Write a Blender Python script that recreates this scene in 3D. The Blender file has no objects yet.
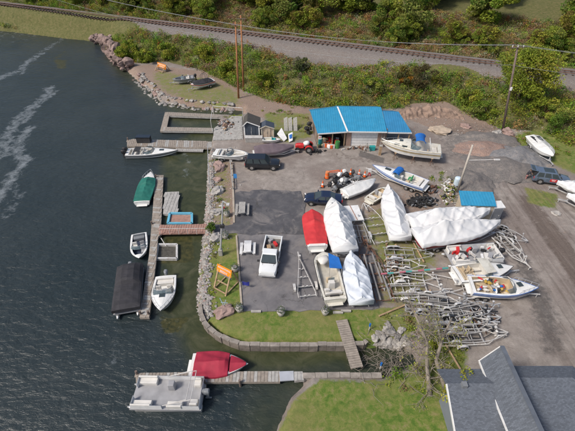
import bpy, math, random
import numpy as np
from mathutils import Vector, Matrix, noise
R = random.Random(7)
S = bpy.context.scene
C = S.collection
PI = math.pi
# ------------------------------------------------------------------ camera model
H, F, PITCH = 32.0, 400.0, math.radians(39.6)
CX, CY = 287.5, 215.5
cp, sp_ = math.cos(PITCH), math.sin(PITCH)
def P(px, py, z=0.0):
    v = CY - py
    y = cp * F + sp_ * v
    zz = -sp_ * F + cp * v
    t = (H - z) / -zz
    return Vector(((px - CX) * t, y * t, z))
WZ = -0.9      # water level
# ------------------------------------------------------------------ materials
MATS = {}
def nt(m):
    m.use_nodes = True
    return m.node_tree, m.node_tree.nodes, m.node_tree.links, m.node_tree.nodes['Principled BSDF']
def M(name, col, rough=.6, metal=0., var=.18, scale=1.5, bump=0., bscale=12., dirt=None, dscale=2.5, damt=.5, alpha=None, coat=0, det=6):
    if name in MATS: return MATS[name]
    m = bpy.data.materials.new(name); t, N, L, b = nt(m)
    tc = N.new('ShaderNodeTexCoord')
    n = N.new('ShaderNodeTexNoise'); n.inputs['Scale'].default_value = scale; n.inputs['Detail'].default_value = det
    L.new(tc.outputs['Object'], n.inputs['Vector'])
    r = N.new('ShaderNodeMapRange'); r.inputs[1].default_value = .3; r.inputs[2].default_value = .7
    r.inputs[3].default_value = 1 - var; r.inputs[4].default_value = 1 + var
    L.new(n.outputs['Fac'], r.inputs[0])
    mx = N.new('ShaderNodeVectorMath'); mx.operation = 'SCALE'; mx.inputs[0].default_value = col[:3]
    L.new(r.outputs[0], mx.inputs['Scale'])
    out = mx.outputs[0]
    if dirt:
        n2 = N.new('ShaderNodeTexNoise'); n2.inputs['Scale'].default_value = dscale; n2.inputs['Detail'].default_value = 8
        n2.inputs['Roughness'].default_value = .7
        L.new(tc.outputs['Object'], n2.inputs['Vector'])
        r2 = N.new('ShaderNodeMapRange'); r2.inputs[1].default_value = .48; r2.inputs[2].default_value = .68
        r2.inputs[3].default_value = 0; r2.inputs[4].default_value = damt
        L.new(n2.outputs['Fac'], r2.inputs[0])
        mm = N.new('ShaderNodeMix'); mm.data_type = 'RGBA'
        L.new(r2.outputs[0], mm.inputs[0]); L.new(out, mm.inputs[6]); mm.inputs[7].default_value = (*dirt, 1)
        out = mm.outputs[2]
    L.new(out, b.inputs['Base Color'])
    b.inputs['Roughness'].default_value = rough; b.inputs['Metallic'].default_value = metal
    if coat: b.inputs['Coat Weight'].default_value = coat; b.inputs['Coat Roughness'].default_value = .08
    if bump:
        n3 = N.new('ShaderNodeTexNoise'); n3.inputs['Scale'].default_value = bscale; n3.inputs['Detail'].default_value = 6
        L.new(tc.outputs['Object'], n3.inputs['Vector'])
        bb = N.new('ShaderNodeBump'); bb.inputs['Strength'].default_value = bump; bb.inputs['Distance'].default_value = .05
        L.new(n3.outputs['Fac'], bb.inputs['Height']); L.new(bb.outputs[0], b.inputs['Normal'])
    if alpha is not None: b.inputs['Alpha'].default_value = alpha
    MATS[name] = m
    return m
gel = M('gelcoat_white', (.72, .72, .70), .25, var=.06, dirt=(.42, .40, .34), damt=.35, coat=.3)
gelold = M('gelcoat_aged', (.62, .60, .53), .4, var=.1, dirt=(.30, .27, .2), damt=.55)
hullgrey = M('hull_grey', (.20, .21, .22), .35, var=.1)
black = M('black_vinyl', (.018, .018, .02), .55, var=.3)
blackc = M('black_canvas', (.028, .027, .032), .8, var=.3, bump=.3, bscale=5)
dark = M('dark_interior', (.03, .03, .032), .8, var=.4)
navy = M('navy_paint', (.012, .02, .05), .2, var=.1, coat=.6)
navyint = M('navy_interior', (.03, .04, .07), .7, var=.3)
blkpaint = M('black_paint', (.012, .015, .02), .18, var=.1, coat=.6)
silverblue = M('blue_grey_paint', (.13, .17, .23), .25, metal=.3, var=.06, coat=.6)
whitepaint = M('white_paint', (.70, .72, .72), .25, var=.05, coat=.5)
glass = M('dark_glass', (.045, .06, .065), .05, var=.1)
tglass = M('tinted_screen', (.12, .17, .19), .05, var=.1, alpha=.55)
tyre = M('tyre_rubber', (.02, .02, .02), .85, var=.3)
rim = M('wheel_rim', (.45, .45, .45), .35, metal=.7, var=.1)
galv = M('galvanised_steel', (.5, .51, .52), .5, metal=.25, var=.2, dirt=(.2, .13, .08), damt=.45, dscale=6)
galvl = M('pale_steel', (.60, .59, .57), .5, metal=.2, var=.15, dirt=(.3, .2, .13), damt=.5, dscale=5)
rust = M('rusty_steel', (.13, .06, .035), .8, var=.4, dirt=(.25, .2, .17), damt=.5)
blksteel = M('black_steel', (.03, .033, .04), .5, var=.3)
alu = M('aluminium', (.6, .6, .6), .35, metal=.8, var=.1)
redc = M('red_canvas', (.50, .03, .035), .75, var=.12, bump=.25, bscale=4)
crimson = M('crimson_canvas', (.32, .015, .04), .75, var=.14, bump=.25, bscale=4)
greenc = M('green_canvas', (.01, .13, .10), .75, var=.14, bump=.25, bscale=4)
mauve = M('mauve_canvas', (.13, .10, .115), .85, var=.18, bump=.4, bscale=4)
wrap = M('shrink_wrap', (.64, .645, .65), .4, var=.05, scale=1.2, bump=.45, bscale=3, dirt=(.58, .58, .57), dscale=1.2, damt=.6)
wrapblue = M('shrink_wrap_bluish', (.58, .62, .67), .4, var=.06, bump=.45, bscale=3)
bluec = M('blue_canvas', (.01, .12, .42), .7, var=.14, bump=.2, bscale=4)
redhull = M('red_hull', (.22, .02, .03), .4, var=.15)
redstripe = M('red_stripe', (.45, .02, .03), .35, var=.1)
bluestripe = M('blue_stripe', (.02, .12, .42), .3, var=.08)
blkstripe = M('black_stripe', (.02, .02, .025), .3, var=.1)
tan = M('tan_vinyl', (.50, .40, .27), .6, var=.15)
seatw = M('white_vinyl', (.62, .60, .56), .6, var=.1)
greyv = M('grey_vinyl', (.3, .3, .31), .6, var=.15)
wood = M('weathered_deck', (.29, .25, .21), .8, var=.22, scale=3, bump=.3, bscale=20, dirt=(.17, .14, .12), dscale=1.2)
wood2 = M('grey_wood', (.36, .35, .33), .8, var=.2, scale=3, dirt=(.2, .18, .16))
woodred = M('redbrown_deck', (.33, .19, .15), .8, var=.2, scale=3, dirt=(.2, .13, .1))
woodtan = M('tan_timber', (.36, .25, .15), .8, var=.25, scale=3)
polewood = M('pole_wood', (.34, .15, .065), .85, var=.25, scale=2)
poledark = M('old_pole_wood', (.16, .12, .10), .85, var=.25, scale=2)
conc = M('concrete', (.38, .36, .33), .85, var=.15, bump=.3, dirt=(.2, .19, .16))
rockm = M('boulder_rock', (.25, .235, .22), .85, var=.35, scale=1.2, bump=.6, bscale=5, dirt=(.17, .15, .13))
rockpink = M('pink_rock', (.30, .21, .185), .85, var=.25, scale=1.5, bump=.5, bscale=5)
rocklight = M('pale_rock', (.35, .33, .305), .85, var=.2, scale=1.5, bump=.5, bscale=5)
orange = M('orange_sign', (.85, .26, .01), .5, var=.05)
orangep = M('orange_plastic', (.80, .13, .02), .5, var=.1)
whiteplain = M('white_panel', (.74, .74, .73), .45, var=.06, dirt=(.45, .43, .4), damt=.4)
bluebox = M('light_blue_frame', (.12, .38, .52), .5, var=.1)
teal = M('teal_plastic', (.02, .30, .30), .5, var=.1)
redp = M('red_plastic', (.55, .03, .03), .35, var=.1)
bark = M('bark', (.13, .10, .075), .9, var=.3, scale=3, bump=.5)
barkpale = M('pale_bark', (.23, .20, .165), .9, var=.25, scale=3, bump=.5)
stucco = M('cream_wall', (.50, .42, .31), .8, var=.1, dirt=(.3, .24, .17), damt=.4)
navysiding = M('navy_siding', (.05, .065, .09), .7, var=.12)
brick = M('brown_brick', (.28, .19, .15), .85, var=.25, scale=6)
pinkm = M('skin', (.48, .30, .22), .6, var=.05)
def roofmat(name, col, kind, dirt=None):
    m = M(name, col, .45 if kind == 'metal' else .9, var=.1, scale=1.0, dirt=dirt, damt=.5)
    t, N, L, b = nt(m)
    tc = [n for n in N if n.type == 'TEX_COORD'][0]
    if kind == 'metal':
        w = N.new('ShaderNodeTexWave'); w.wave_type = 'BANDS'; w.bands_direction = 'X'; w.inputs['Scale'].default_value = .9
        L.new(tc.outputs['Object'], w.inputs['Vector'])
        bp = N.new('ShaderNodeBump'); bp.inputs['Strength'].default_value = .5; bp.inputs['Distance'].default_value = .04
        pw = N.new('ShaderNodeMath'); pw.operation = 'POWER'; pw.inputs[1].default_value = 8
        L.new(w.outputs['Fac'], pw.inputs[0]); L.new(pw.outputs[0], bp.inputs['Height']); L.new(bp.outputs[0], b.inputs['Normal'])
    else:
        bk = N.new('ShaderNodeTexBrick'); bk.inputs['Scale'].default_value = 3.2
        bk.inputs['Color1'].default_value = (*[c * 1.35 for c in col], 1); bk.inputs['Color2'].default_value = (*[c * .62 for c in col], 1)
        bk.inputs['Mortar'].default_value = (*[c * .5 for c in col], 1); bk.inputs['Mortar Size'].default_value = .02
        L.new(tc.outputs['Object'], bk.inputs['Vector'])
        old = b.inputs['Base Color'].links[0].from_socket
        mm = N.new('ShaderNodeMix'); mm.data_type = 'RGBA'; mm.inputs[0].default_value = .6
        L.new(old, mm.inputs[6]); L.new(bk.outputs['Color'], mm.inputs[7]); L.new(mm.outputs[2], b.inputs['Base Color'])
    return m
blueroof = roofmat('blue_metal_roof', (.028, .24, .42), 'metal', dirt=(.07, .30, .45))
blueroof2 = roofmat('deeper_blue_metal_roof', (.03, .19, .37), 'metal')
shingle = roofmat('grey_blue_shingles', (.115, .13, .155), 'shingle')
shingle2 = roofmat('mossy_dark_shingles', (.07, .065, .06), 'shingle', dirt=(.14, .12, .07))
# ------------------------------------------------------------------ mesh builder
class MB:
    def __init__(s): s.v, s.f, s.m = [], [], []
    def add(s, vs, fs, mi=0):
        o = len(s.v); s.v += [tuple(v) for v in vs]
        for f in fs: s.f.append(tuple(i + o for i in f)); s.m.append(mi)
        return s
    def box(s, c, d, rz=0, mi=0, mat=None, top=1.0):
        x, y, z = d[0] / 2, d[1] / 2, d[2] / 2
        vs = [Vector((sx * x * (top if k else 1), sy * y * (top if k else 1), (z if k else -z))) for k in (0, 1) for sx, sy in ((-1, -1), (1, -1), (1, 1), (-1, 1))]
        m = mat or Matrix.Rotation(rz, 3, 'Z')
        vs = [m @ v + Vector(c) for v in vs]
        return s.add(vs, [(3, 2, 1, 0), (4, 5, 6, 7), (0, 1, 5, 4), (1, 2, 6, 5), (2, 3, 7, 6), (3, 0, 4, 7)], mi)
    def beam(s, a, b, w, h, mi=0):
        a, b = Vector(a), Vector(b); d = b - a; L = d.length
        if L < 1e-5: return s
        x = d.normalized(); up = Vector((0, 0, 1))
        if abs(x.z) > .95: up = Vector((0, 1, 0))
        y = up.cross(x).normalized(); z = x.cross(y)
        m = Matrix((x, y, z)).transposed()
        return s.box((a + b) / 2, (L, w, h), mat=m, mi=mi)
    def tube(s, a, b, r, n=8, mi=0, r2=None, cap=True):
        a, b = Vector(a), Vector(b); d = (b - a)
        if d.length < 1e-6: return s
        x = d.normalized(); up = Vector((0, 0, 1)) if abs(x.z) < .95 else Vector((0, 1, 0))
        y = up.cross(x).normalized(); z = x.cross(y); r2 = r if r2 is None else r2
        vs = [a + (y * math.cos(k * 2 * PI / n) + z * math.sin(k * 2 * PI / n)) * r for k in range(n)]
        vs += [b + (y * math.cos(k * 2 * PI / n) + z * math.sin(k * 2 * PI / n)) * r2 for k in range(n)]
        fs = [(k, (k + 1) % n, n + (k + 1) % n, n + k) for k in range(n)]
        if cap: fs += [tuple(range(n - 1, -1, -1)), tuple(range(n, 2 * n))]
        return s.add(vs, fs, mi)
    def path(s, pts, r, n=6, mi=0):
        for a, b in zip(pts, pts[1:]): s.tube(a, b, r, n, mi)
        return s
    def prism(s, poly, z0, z1, mi=0, mtop=None):
        n = len(poly)
        ar = sum(poly[i][0] * poly[(i + 1) % n][1] - poly[(i + 1) % n][0] * poly[i][1] for i in range(n))
        if ar < 0: poly = poly[::-1]
        vs = [(p[0], p[1], z0) for p in poly] + [(p[0], p[1], z1) for p in poly]
        s.add(vs, [(k, (k + 1) % n, n + (k + 1) % n, n + k) for k in range(n)] + [tuple(range(n - 1, -1, -1))], mi)
        s.add([(p[0], p[1], z1) for p in poly], [tuple(range(n))], mi if mtop is None else mtop)
        return s
    def slab(s, quad, th, mi=0):          # thick slab under an arbitrary polygon in 3D
        n = len(quad); q = [Vector(p) for p in quad]
        vs = q + [p - Vector((0, 0, th)) for p in q]
        return s.add(vs, [tuple(range(n)), tuple(range(2 * n - 1, n - 1, -1))] + [((k + 1) % n, k, n + k, n + (k + 1) % n) for k in range(n)], mi)
    def loft(s, rings, mi=0, closed=False, caps=True, mis=None):
        n = len(rings[0]); o = len(s.v)
        for r in rings: s.v += [tuple(p) for p in r]
        for i in range(len(rings) - 1):
            for k in range(n if closed else n - 1):
                k2 = (k + 1) % n
                s.f.append((o + i * n + k, o + (i + 1) * n + k, o + (i + 1) * n + k2, o + i * n + k2))
                s.m.append(mis[k] if mis else mi)
        if caps:
            s.f.append(tuple(o + k for k in range(n))); s.m.append(mi)
            e = o + (len(rings) - 1) * n
            s.f.append(tuple(e + k for k in range(n - 1, -1, -1))); s.m.append(mi)
        return s
    def rock(s, c, r, seed=0, mi=0, sub=1, rough=.35):
        vs, fs = ICO[sub]
        rr = random.Random(seed); off = Vector((rr.random() * 50, rr.random() * 50, rr.random() * 50))
        q = Matrix.Rotation(rr.random() * 6.3, 3, 'Z')
        out = []
        for v in vs:
            k = 1 + rough * noise.noise(v * 1.3 + off) * 1.6 + (rough * .5 * noise.noise(v * 3.6 + off) if sub > 1 else 0) + (rough * .25 * noise.noise(v * 8 + off) if sub > 2 else 0)
            w = q @ Vector((v.x * r[0] * k, v.y * r[1] * k, v.z * r[2] * k)); out.append(w + Vector(c))
        return s.add(out, fs, mi)
    def build(s, name, mats, parent=None, smooth=False, bevel=0, solid=0, sub=0):
        me = bpy.data.meshes.new(name); me.from_pydata(s.v, [], s.f)
        if not isinstance(mats, (list, tuple)): mats = [mats]
        for m in mats: me.materials.append(m)
        if len(mats) > 1: me.polygons.foreach_set('material_index', s.m)
        if smooth: me.polygons.foreach_set('use_smooth', [True] * len(me.polygons))
        me.update()
        o = bpy.data.objects.new(name, me); C.objects.link(o)
        if parent: o.parent = parent
        if solid: md = o.modifiers.new('th', 'SOLIDIFY'); md.thickness = solid; md.offset = -1
        if sub: md = o.modifiers.new('sb', 'SUBSURF'); md.levels = md.render_levels = sub
        if bevel: md = o.modifiers.new('bv', 'BEVEL'); md.width = bevel; md.segments = 2; md.limit_method = 'ANGLE'
        return o
def make_ico(sub):
    import bmesh
    bm = bmesh.new(); bmesh.ops.create_icosphere(bm, subdivisions=sub, radius=1)
    bm.verts.ensure_lookup_table(); vs = [v.co.copy() for v in bm.verts]; fs = [tuple(v.index for v in f.verts) for f in bm.faces]
    bm.free(); return vs, fs
ICO = {1: make_ico(1), 2: make_ico(2), 3: make_ico(3)}
def tag(o, label, cat, group=None, kind=None):
    if label: o['label'] = label
    if cat: o['category'] = cat
    if group: o['group'] = group
    if kind: o['kind'] = kind
    return o
def thing(name, label, cat, loc=(0, 0, 0), rz=0, group=None):
    o = bpy.data.objects.new(name, None); C.objects.link(o); o.location = loc; o.rotation_euler = (0, 0, rz)
    o.empty_display_size = .3
    return tag(o, label, cat, group)
def copy_tree(o, parent=None):
    c = o.copy(); C.objects.link(c); c.parent = parent
    for ch in list(o.children): copy_tree(ch, c)
    return c
def two(a, b, z):            # stern pixel, bow pixel -> location, heading, length
    A, B = P(*a, z), P(*b, z); d = B - A
    return A, math.atan2(d.y, d.x), d.length
def smooth01(x): x = np.clip(x, 0, 1); return x * x * (3 - 2 * x)

# ------------------------------------------------------------------ polygons helpers (numpy)
def polyw(pts, z=0): return np.array([[*P(x, y, z).xy] for x, y in pts])
def inside(X, Y, poly):
    c = np.zeros(X.shape, bool); n = len(poly)
    for i in range(n):
        x1, y1 = poly[i]; x2, y2 = poly[(i + 1) % n]
        if y1 == y2: continue
        cond = ((y1 > Y) != (y2 > Y)) & (X < (x2 - x1) * (Y - y1) / (y2 - y1) + x1)
        c ^= cond
    return c
def segdist(X, Y, pl, closed=True):
    d = np.full(X.shape, 1e9); n = len(pl)
    for i in range(n if closed else n - 1):
        x1, y1 = pl[i]; x2, y2 = pl[(i + 1) % n]
        dx, dy = x2 - x1, y2 - y1; q = dx * dx + dy * dy + 1e-9
        t = np.clip(((X - x1) * dx + (Y - y1) * dy) / q, 0, 1)
        d = np.minimum(d, np.hypot(X - x1 - t * dx, Y - y1 - t * dy))
    return d
def sdist(X, Y, poly): d = segdist(X, Y, poly); return np.where(inside(X, Y, poly), d, -d)
SHORE = [(-60, 24), (20, 32), (60, 37), (84, 39.5), (98, 41), (107, 45), (113, 56), (127, 70), (138, 80), (152, 92), (160, 101), (180, 105), (215, 108), (243, 110), (243, 116), (220, 118),
         (213, 135), (209, 152), (207, 200), (203, 240), (199, 280), (198, 308), (204, 326), (222, 340), (250, 348), (345, 347.5), (372, 348),
         (386, 344), (400, 347), (412, 353), (417, 362), (400, 369), (382, 376), (303, 374), (303, 385), (290, 397), (275, 431), (262, 520)]
LAND = np.vstack([[[-420, 420], [-420, 200]], polyw(SHORE, WZ + .2), [[2, -10], [140, -10], [140, 420]]])
FOOT = [(109, 47), (118, 58), (140, 64), (165, 62), (200, 70), (240, 90), (262, 99), (290, 106), (330, 110), (398, 109), (415, 104), (445, 102), (470, 116), (500, 129), (530, 131), (575, 150), (640, 175)]
HILL = np.vstack([[[-420, 420], [-420, 203]], polyw([(-60, 22.5), (20, 30.5), (60, 35.5), (84, 38), (98, 40)]), polyw(FOOT), [[140, 40], [140, 420]]])
ra, rb = P(310, 41, 4.5), P(575, 73, 4.5)
rd = (rb - ra).normalized(); rn = Vector((-rd.y, rd.x, 0))       # rn points away from the yard
if rn.y < 0: rn = -rn
def raildist(X, Y): return (X - ra.x) * rn.x + (Y - ra.y) * rn.y
def vnoise(X, Y, s, seed=0):
    r = np.random.RandomState(seed); out = 0
    for k in range(5):
        a = r.rand() * 6.28; f = s * (1 + k * .7); ph = r.rand() * 6.28
        out = out + np.sin(X * math.cos(a) * f + Y * math.sin(a) * f + ph + 1.3 * np.sin(Y * f * .6 + ph * 2)) / (1 + k * .5)
    return out / 3
def height(X, Y):
    X = np.asarray(X, float); Y = np.asarray(Y, float)
    sd = sdist(X, Y, LAND)
    h = np.where(sd > 0, WZ - .05 + (.95) * smooth01(sd / .7), WZ - .05 + np.maximum(sd * .6, -1.8))
    hd = sdist(X, Y, HILL)
    s = raildist(X, Y)
    up = 3.0 * smooth01(np.clip(hd, 0, 99) / 7.5)
    balm = smooth01(1 - (np.abs(s + .3) - 2.8) / 4.5)
    up = up + np.where(hd > 4, 1.35 * balm, 0)
    up = up + np.where(s > 9, np.minimum((s - 9) * .16, 22), 0)
    h = h + np.where(hd > 0, up, 0) * smooth01(sd / 3.0)
    h = h + np.where(sd > 1, .035 * vnoise(X, Y, .9, 3) + .02 * vnoise(X, Y, 3.1, 5), 0) + np.where(hd > .5, .22 * vnoise(X, Y, .6, 9) * (np.abs(s) > 5), 0)
    return h
def hz(x, y): return float(height(np.array([x]), np.array([y]))[0])
def PG(px, py, dz=0):         # pixel -> point on the real terrain
    z = 0
    for _ in range(12):
        p = P(px, py, z); z = .5 * z + .5 * hz(p.x, p.y)
    p.z = z + dz; return p

# ------------------------------------------------------------------ terrain
def grid(xs, ys, name):
    X, Y = np.meshgrid(xs, ys); nx, ny = len(xs), len(ys)
    me = bpy.data.meshes.new(name)
    i = np.arange(nx * ny).reshape(ny, nx)
    f = np.stack([i[:-1, :-1], i[:-1, 1:], i[1:, 1:], i[1:, :-1]], -1).reshape(-1, 4)
    return me, X.ravel(), Y.ravel(), f
def fill(me, co, f, smooth=True):
    me.vertices.add(len(co)); me.vertices.foreach_set('co', co.astype(np.float32).ravel())
    me.loops.add(f.size); me.loops.foreach_set('vertex_index', f.astype(np.int32).ravel())
    me.polygons.add(len(f)); k = f.shape[1]
    me.polygons.foreach_set('loop_start', np.arange(0, f.size, k, dtype=np.int32)); me.polygons.foreach_set('loop_total', np.full(len(f), k, dtype=np.int32))
    me.polygons.foreach_set('use_smooth', np.full(len(f), smooth)); me.update(calc_edges=True)
def attr(me, name, r, g, b):
    a = me.attributes.new(name, 'FLOAT_COLOR', 'POINT')
    a.data.foreach_set('color', np.stack([r, g, b, np.ones_like(r)], -1).astype(np.float32).ravel())
xs = np.concatenate([np.arange(-420, -140, 12), np.arange(-140, -60, 1.6), np.arange(-60, -30, 1.0), np.arange(-30, 58, .36), np.arange(58, 90, 1.5), np.arange(90, 500, 12)])
ys = np.concatenate([np.arange(-20, 12, 3), np.arange(12, 84, .36), np.arange(84, 125, .8), np.arange(125, 200, 2), np.arange(200, 700, 15)])
me, X, Y, f = grid(xs, ys, 'ground')
Z = height(X, Y)
fill(me, np.stack([X, Y, Z], -1), f)
def pm(pts, soft=1.0, w=1.0, z=0): return w * smooth01(.5 + sdist(X, Y, polyw(pts, z)) / (2 * soft))
hd = sdist(X, Y, HILL); rs = raildist(X, Y)
grass = np.maximum.reduce([
    pm([(207, 232), (237, 232), (243, 308), (320, 310), (378, 309), (403, 306), (420, 322), (400, 345), (365, 350), (250, 350), (215, 335), (196, 305), (203, 260)], .6, 1.),
    pm([(209, 150), (232, 165), (235, 232), (208, 232)], .8, .50),
    pm([(150, 70), (165, 70), (215, 78), (243, 92), (246, 106), (215, 107), (180, 101), (160, 92), (150, 80)], 2, .56),
    pm([(498, 138), (530, 128), (600, 148), (640, 180), (600, 190), (566, 172), (540, 160), (520, 150)], 2, .75),
    pm([(522, 186), (560, 194), (556, 210), (528, 204)], 1.2, .85),
    pm([(352, 218), (385, 200), (440, 235), (445, 262), (430, 290), (425, 310), (378, 312), (370, 270), (362, 240)], 2, .58),
    pm([(262, 112), (312, 112), (314, 138), (285, 145), (262, 130)], 1, .6),
    pm([(228, 108), (244, 110), (243, 124), (228, 122)], .7, .8),
    pm([(430, 305), (560, 305), (575, 350), (440, 350)], 3, .28),
    pm([(455, 180), (462, 205), (440, 205), (436, 178)], 1, .5),
    pm([(320, 378), (382, 379), (420, 366), (432, 330), (470, 345), (460, 420), (500, 520), (230, 520), (290, 400)], .8, .85)])
ballast = np.where(hd > 8.5, 1., 0) * smooth01((rs + 16) / 3) * (1 - smooth01((rs - 5) / 3))
scrub = smooth01((hd + .5) / 1.5) * (1 - ballast)
lightd = np.maximum.reduce([ pm([(120, 66), (150, 64), (215, 72), (245, 88), (246, 108), (180, 104), (140, 82)], 2, .8),
    pm([(225, 88), (262, 97), (330, 112), (345, 130), (300, 128), (250, 115), (225, 105)], 1.5, .9),
    pm([(400, 108), (415, 98), (450, 97), (470, 112), (500, 130), (470, 135), (430, 128), (405, 118)], 1.2, 1.0),
    pm([(208, 150), (236, 165), (236, 228), (207, 228)], 1, .8),
    pm([(395, 140), (560, 190), (700, 330), (700, 420), (575, 330), (500, 200), (400, 150)], 3, .35),
    pm([(350, 195), (440, 180), (450, 240), (430, 312), (370, 310)], 3, .6)])
wet = np.maximum.reduce([
    pm([(455, 190), (470, 175), (495, 178), (520, 240), (560, 300), (575, 360), (540, 360), (505, 250)], 2.0, .65),
    pm([(500, 125), (460, 118), (430, 130), (440, 160), (540, 165)], 2, .5), pm([(360, 150), (385, 158), (384, 164), (358, 156)], .5, .9)])
mud = np.maximum.reduce([pm([(515, 195), (532, 195), (640, 330), (610, 345)], 1.0, .8), pm([(555, 190), (575, 200), (690, 300), (670, 320)], 1., .5),
                         pm([(320, 150), (440, 165), (470, 180), (430, 170), (330, 160)], 1.2, .5)])
attr(me, 'zones', grass, ballast, scrub); attr(me, 'zones2', lightd, wet, mud)
road = np.maximum(pm([(455, 150), (520, 180), (560, 190), (760, 360), (760, 460), (575, 400), (540, 300), (505, 220), (490, 190)], 2, 1.0), pm([(300, 152), (440, 158), (500, 180), (480, 186), (420, 170), (300, 168)], 2, 0.0))
attr(me, 'zones3', road, road * 0, road * 0)
_a, _b = P(520, 190), P(640, 340); TRK = PI / 2 - math.atan2(_b.y - _a.y, _b.x - _a.x)
gm = bpy.data.materials.new('ground'); t, N, L, b = nt(gm)
def node(N, typ, **kw):
    n = N.new(typ)
    for k, v in kw.items():
        if k.startswith('i_'): n.inputs[k[2:].replace('_', ' ')].default_value = v
        else: setattr(n, k, v)
    return n
geo = node(N, 'ShaderNodeNewGeometry')
def nz(scale, det=6, rough=.6, dist=0):
    n = node(N, 'ShaderNodeTexNoise'); n.inputs['Scale'].default_value = scale; n.inputs['Detail'].default_value = det; n.inputs['Roughness'].default_value = rough; n.inputs['Distortion'].default_value = dist
    L.new(geo.outputs['Position'], n.inputs['Vector']); return n.outputs['Fac']
def mathn(op, a, b2=None, c=None, clamp=False):
    n = node(N, 'ShaderNodeMath', operation=op); n.use_clamp = clamp
    for i, x in enumerate((a, b2, c)):
        if x is None: continue
        if isinstance(x, (int, float)): n.inputs[i].default_value = x
        else: L.new(x, n.inputs[i])
    return n.outputs[0]
def rng(x, a, b2, c=0, d=1):
    n = node(N, 'ShaderNodeMapRange'); L.new(x, n.inputs[0])
    for i, q in enumerate((a, b2, c, d)): n.inputs[i + 1].default_value = q
    return n.outputs[0]
def ramp(x, stops):
    n = node(N, 'ShaderNodeValToRGB'); cr = n.color_ramp
    while len(cr.elements) < len(stops): cr.elements.new(.5)
    for e, (p, c) in zip(cr.elements, stops): e.position = p; e.color = (*c, 1)
    L.new(x, n.inputs[0]); return n.outputs[0]
def mixc(f_, a, b2, mode='MIX'):
    n = node(N, 'ShaderNodeMix', data_type='RGBA', blend_type=mode)
    if isinstance(f_, (int, float)): n.inputs[0].default_value = f_
    else: L.new(f_, n.inputs[0])
    for i, x in ((6, a), (7, b2)):
        if isinstance(x, tuple): n.inputs[i].default_value = (*x, 1)
        else: L.new(x, n.inputs[i])
    return n.outputs[2]
a1 = node(N, 'ShaderNodeAttribute', attribute_name='zones'); a2 = node(N, 'ShaderNodeAttribute', attribute_name='zones2')
s1 = node(N, 'ShaderNodeSeparateColor'); s2 = node(N, 'ShaderNodeSeparateColor'); L.new(a1.outputs['Color'], s1.inputs[0]); L.new(a2.outputs['Color'], s2.inputs[0])
nbig, nmid, nfine, ngr = nz(.12, 5), nz(.8, 8, .7), nz(5, 6, .7), nz(14, 3, .8)
nm2 = nz(1.7, 8, .75, .3)
def ragged(m, n, amt=1.3): return mathn('MULTIPLY', rng(mathn('ADD', m, mathn('MULTIPLY', mathn('SUBTRACT', n, .5), amt)), .42, .62), rng(m, 0, .06))
base = ramp(nmid, [(.28, (.13, .105, .085)), (.42, (.215, .182, .155)), (.55, (.28, .242, .21)), (.72, (.40, .355, .315))])
base = mixc(rng(ngr, .3, .7, 0, .5), base, (.36, .34, .33)); base = mixc(rng(nbig, .45, .6, 0, .65), base, ramp(nfine, [(.3, (.13, .10, .088)), (.7, (.24, .20, .18))])); base = mixc(rng(nz(.45, 9, .75, 1.2), .56, .66, 0, .6), base, (.12, .10, .09))
base = mixc(mathn('MULTIPLY', ragged(s2.outputs[0], nm2), .8), base, ramp(nfine, [(.3, (.155, .110, .085)), (.7, (.36, .26, .20))]))
base = mixc(mathn('MULTIPLY', ragged(s2.outputs[1], nm2, .9), .75), base, ramp(nfine, [(.3, (.06, .056, .054)), (.7, (.12, .112, .108))]))
base = mixc(mathn('MULTIPLY', ragged(s2.outputs[2], nz(.9, 8, .7, 1.5), 1.2), .8), base, ramp(nfine, [(.3, (.09, .07, .06)), (.7, (.16, .125, .105))]))
scr = ramp(nm2, [(.3, (.06, .07, .025)), (.5, (.12, .12, .045)), (.7, (.19, .15, .08))])
bal = ramp(mathn('ADD', mathn('MULTIPLY', ngr, .6), mathn('MULTIPLY', nfine, .4)), [(.35, (.09, .078, .07)), (.5, (.19, .17, .155)), (.62, (.33, .30, .28))])
bal = mixc(rng(nm2, .48, .66, 0, .6), bal, (.17, .125, .105))
base = mixc(ragged(s1.outputs[2], nm2, .8), base, scr)
base = mixc(ragged(s1.outputs[1], nm2, .8), base, bal)
gr = ramp(nm2, [(.28, (.055, .11, .018)), (.42, (.10, .175, .028)), (.52, (.18, .22, .05)), (.66, (.30, .25, .12))])
gr = mixc(rng(nz(30, 3, .8), .35, .65, 0, .5), gr, (.04, .07, .015)); gr = mixc(rng(nbig, .42, .6, 0, .55), gr, (.22, .19, .08))
base = mixc(ragged(s1.outputs[0], mathn('ADD', mathn('MULTIPLY', nm2, .6), mathn('MULTIPLY', nmid, .4)), 1.5), base, gr)
mpt = node(N, 'ShaderNodeMapping'); mpt.inputs['Rotation'].default_value = (0, 0, TRK); mpt.inputs['Scale'].default_value = (1.6, .07, 1); L.new(geo.outputs['Position'], mpt.inputs['Vector'])
mpt.vector_type = 'POINT'
ntk = node(N, 'ShaderNodeTexNoise'); ntk.inputs['Scale'].default_value = 1.0; ntk.inputs['Detail'].default_value = 6; ntk.inputs['Roughness'].default_value = .65; ntk.inputs['Distortion'].default_value = .4; L.new(mpt.outputs[0], ntk.inputs['Vector'])
a3 = node(N, 'ShaderNodeAttribute', attribute_name='zones3'); s3 = node(N, 'ShaderNodeSeparateColor'); L.new(a3.outputs['Color'], s3.inputs[0])
base = mixc(mathn('MULTIPLY', mathn('MULTIPLY', rng(ntk.outputs['Fac'], .5, .62), s3.outputs[0]), .45), base, (.10, .078, .066))
base = mixc(mathn('MULTIPLY', mathn('MULTIPLY', rng(ntk.outputs['Fac'], .45, .34), s3.outputs[0]), .3), base, (.38, .33, .30))
L.new(base, b.inputs['Base Color']); b.inputs['Roughness'].default_value = .95; b.inputs['Specular IOR Level'].default_value = .2
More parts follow.
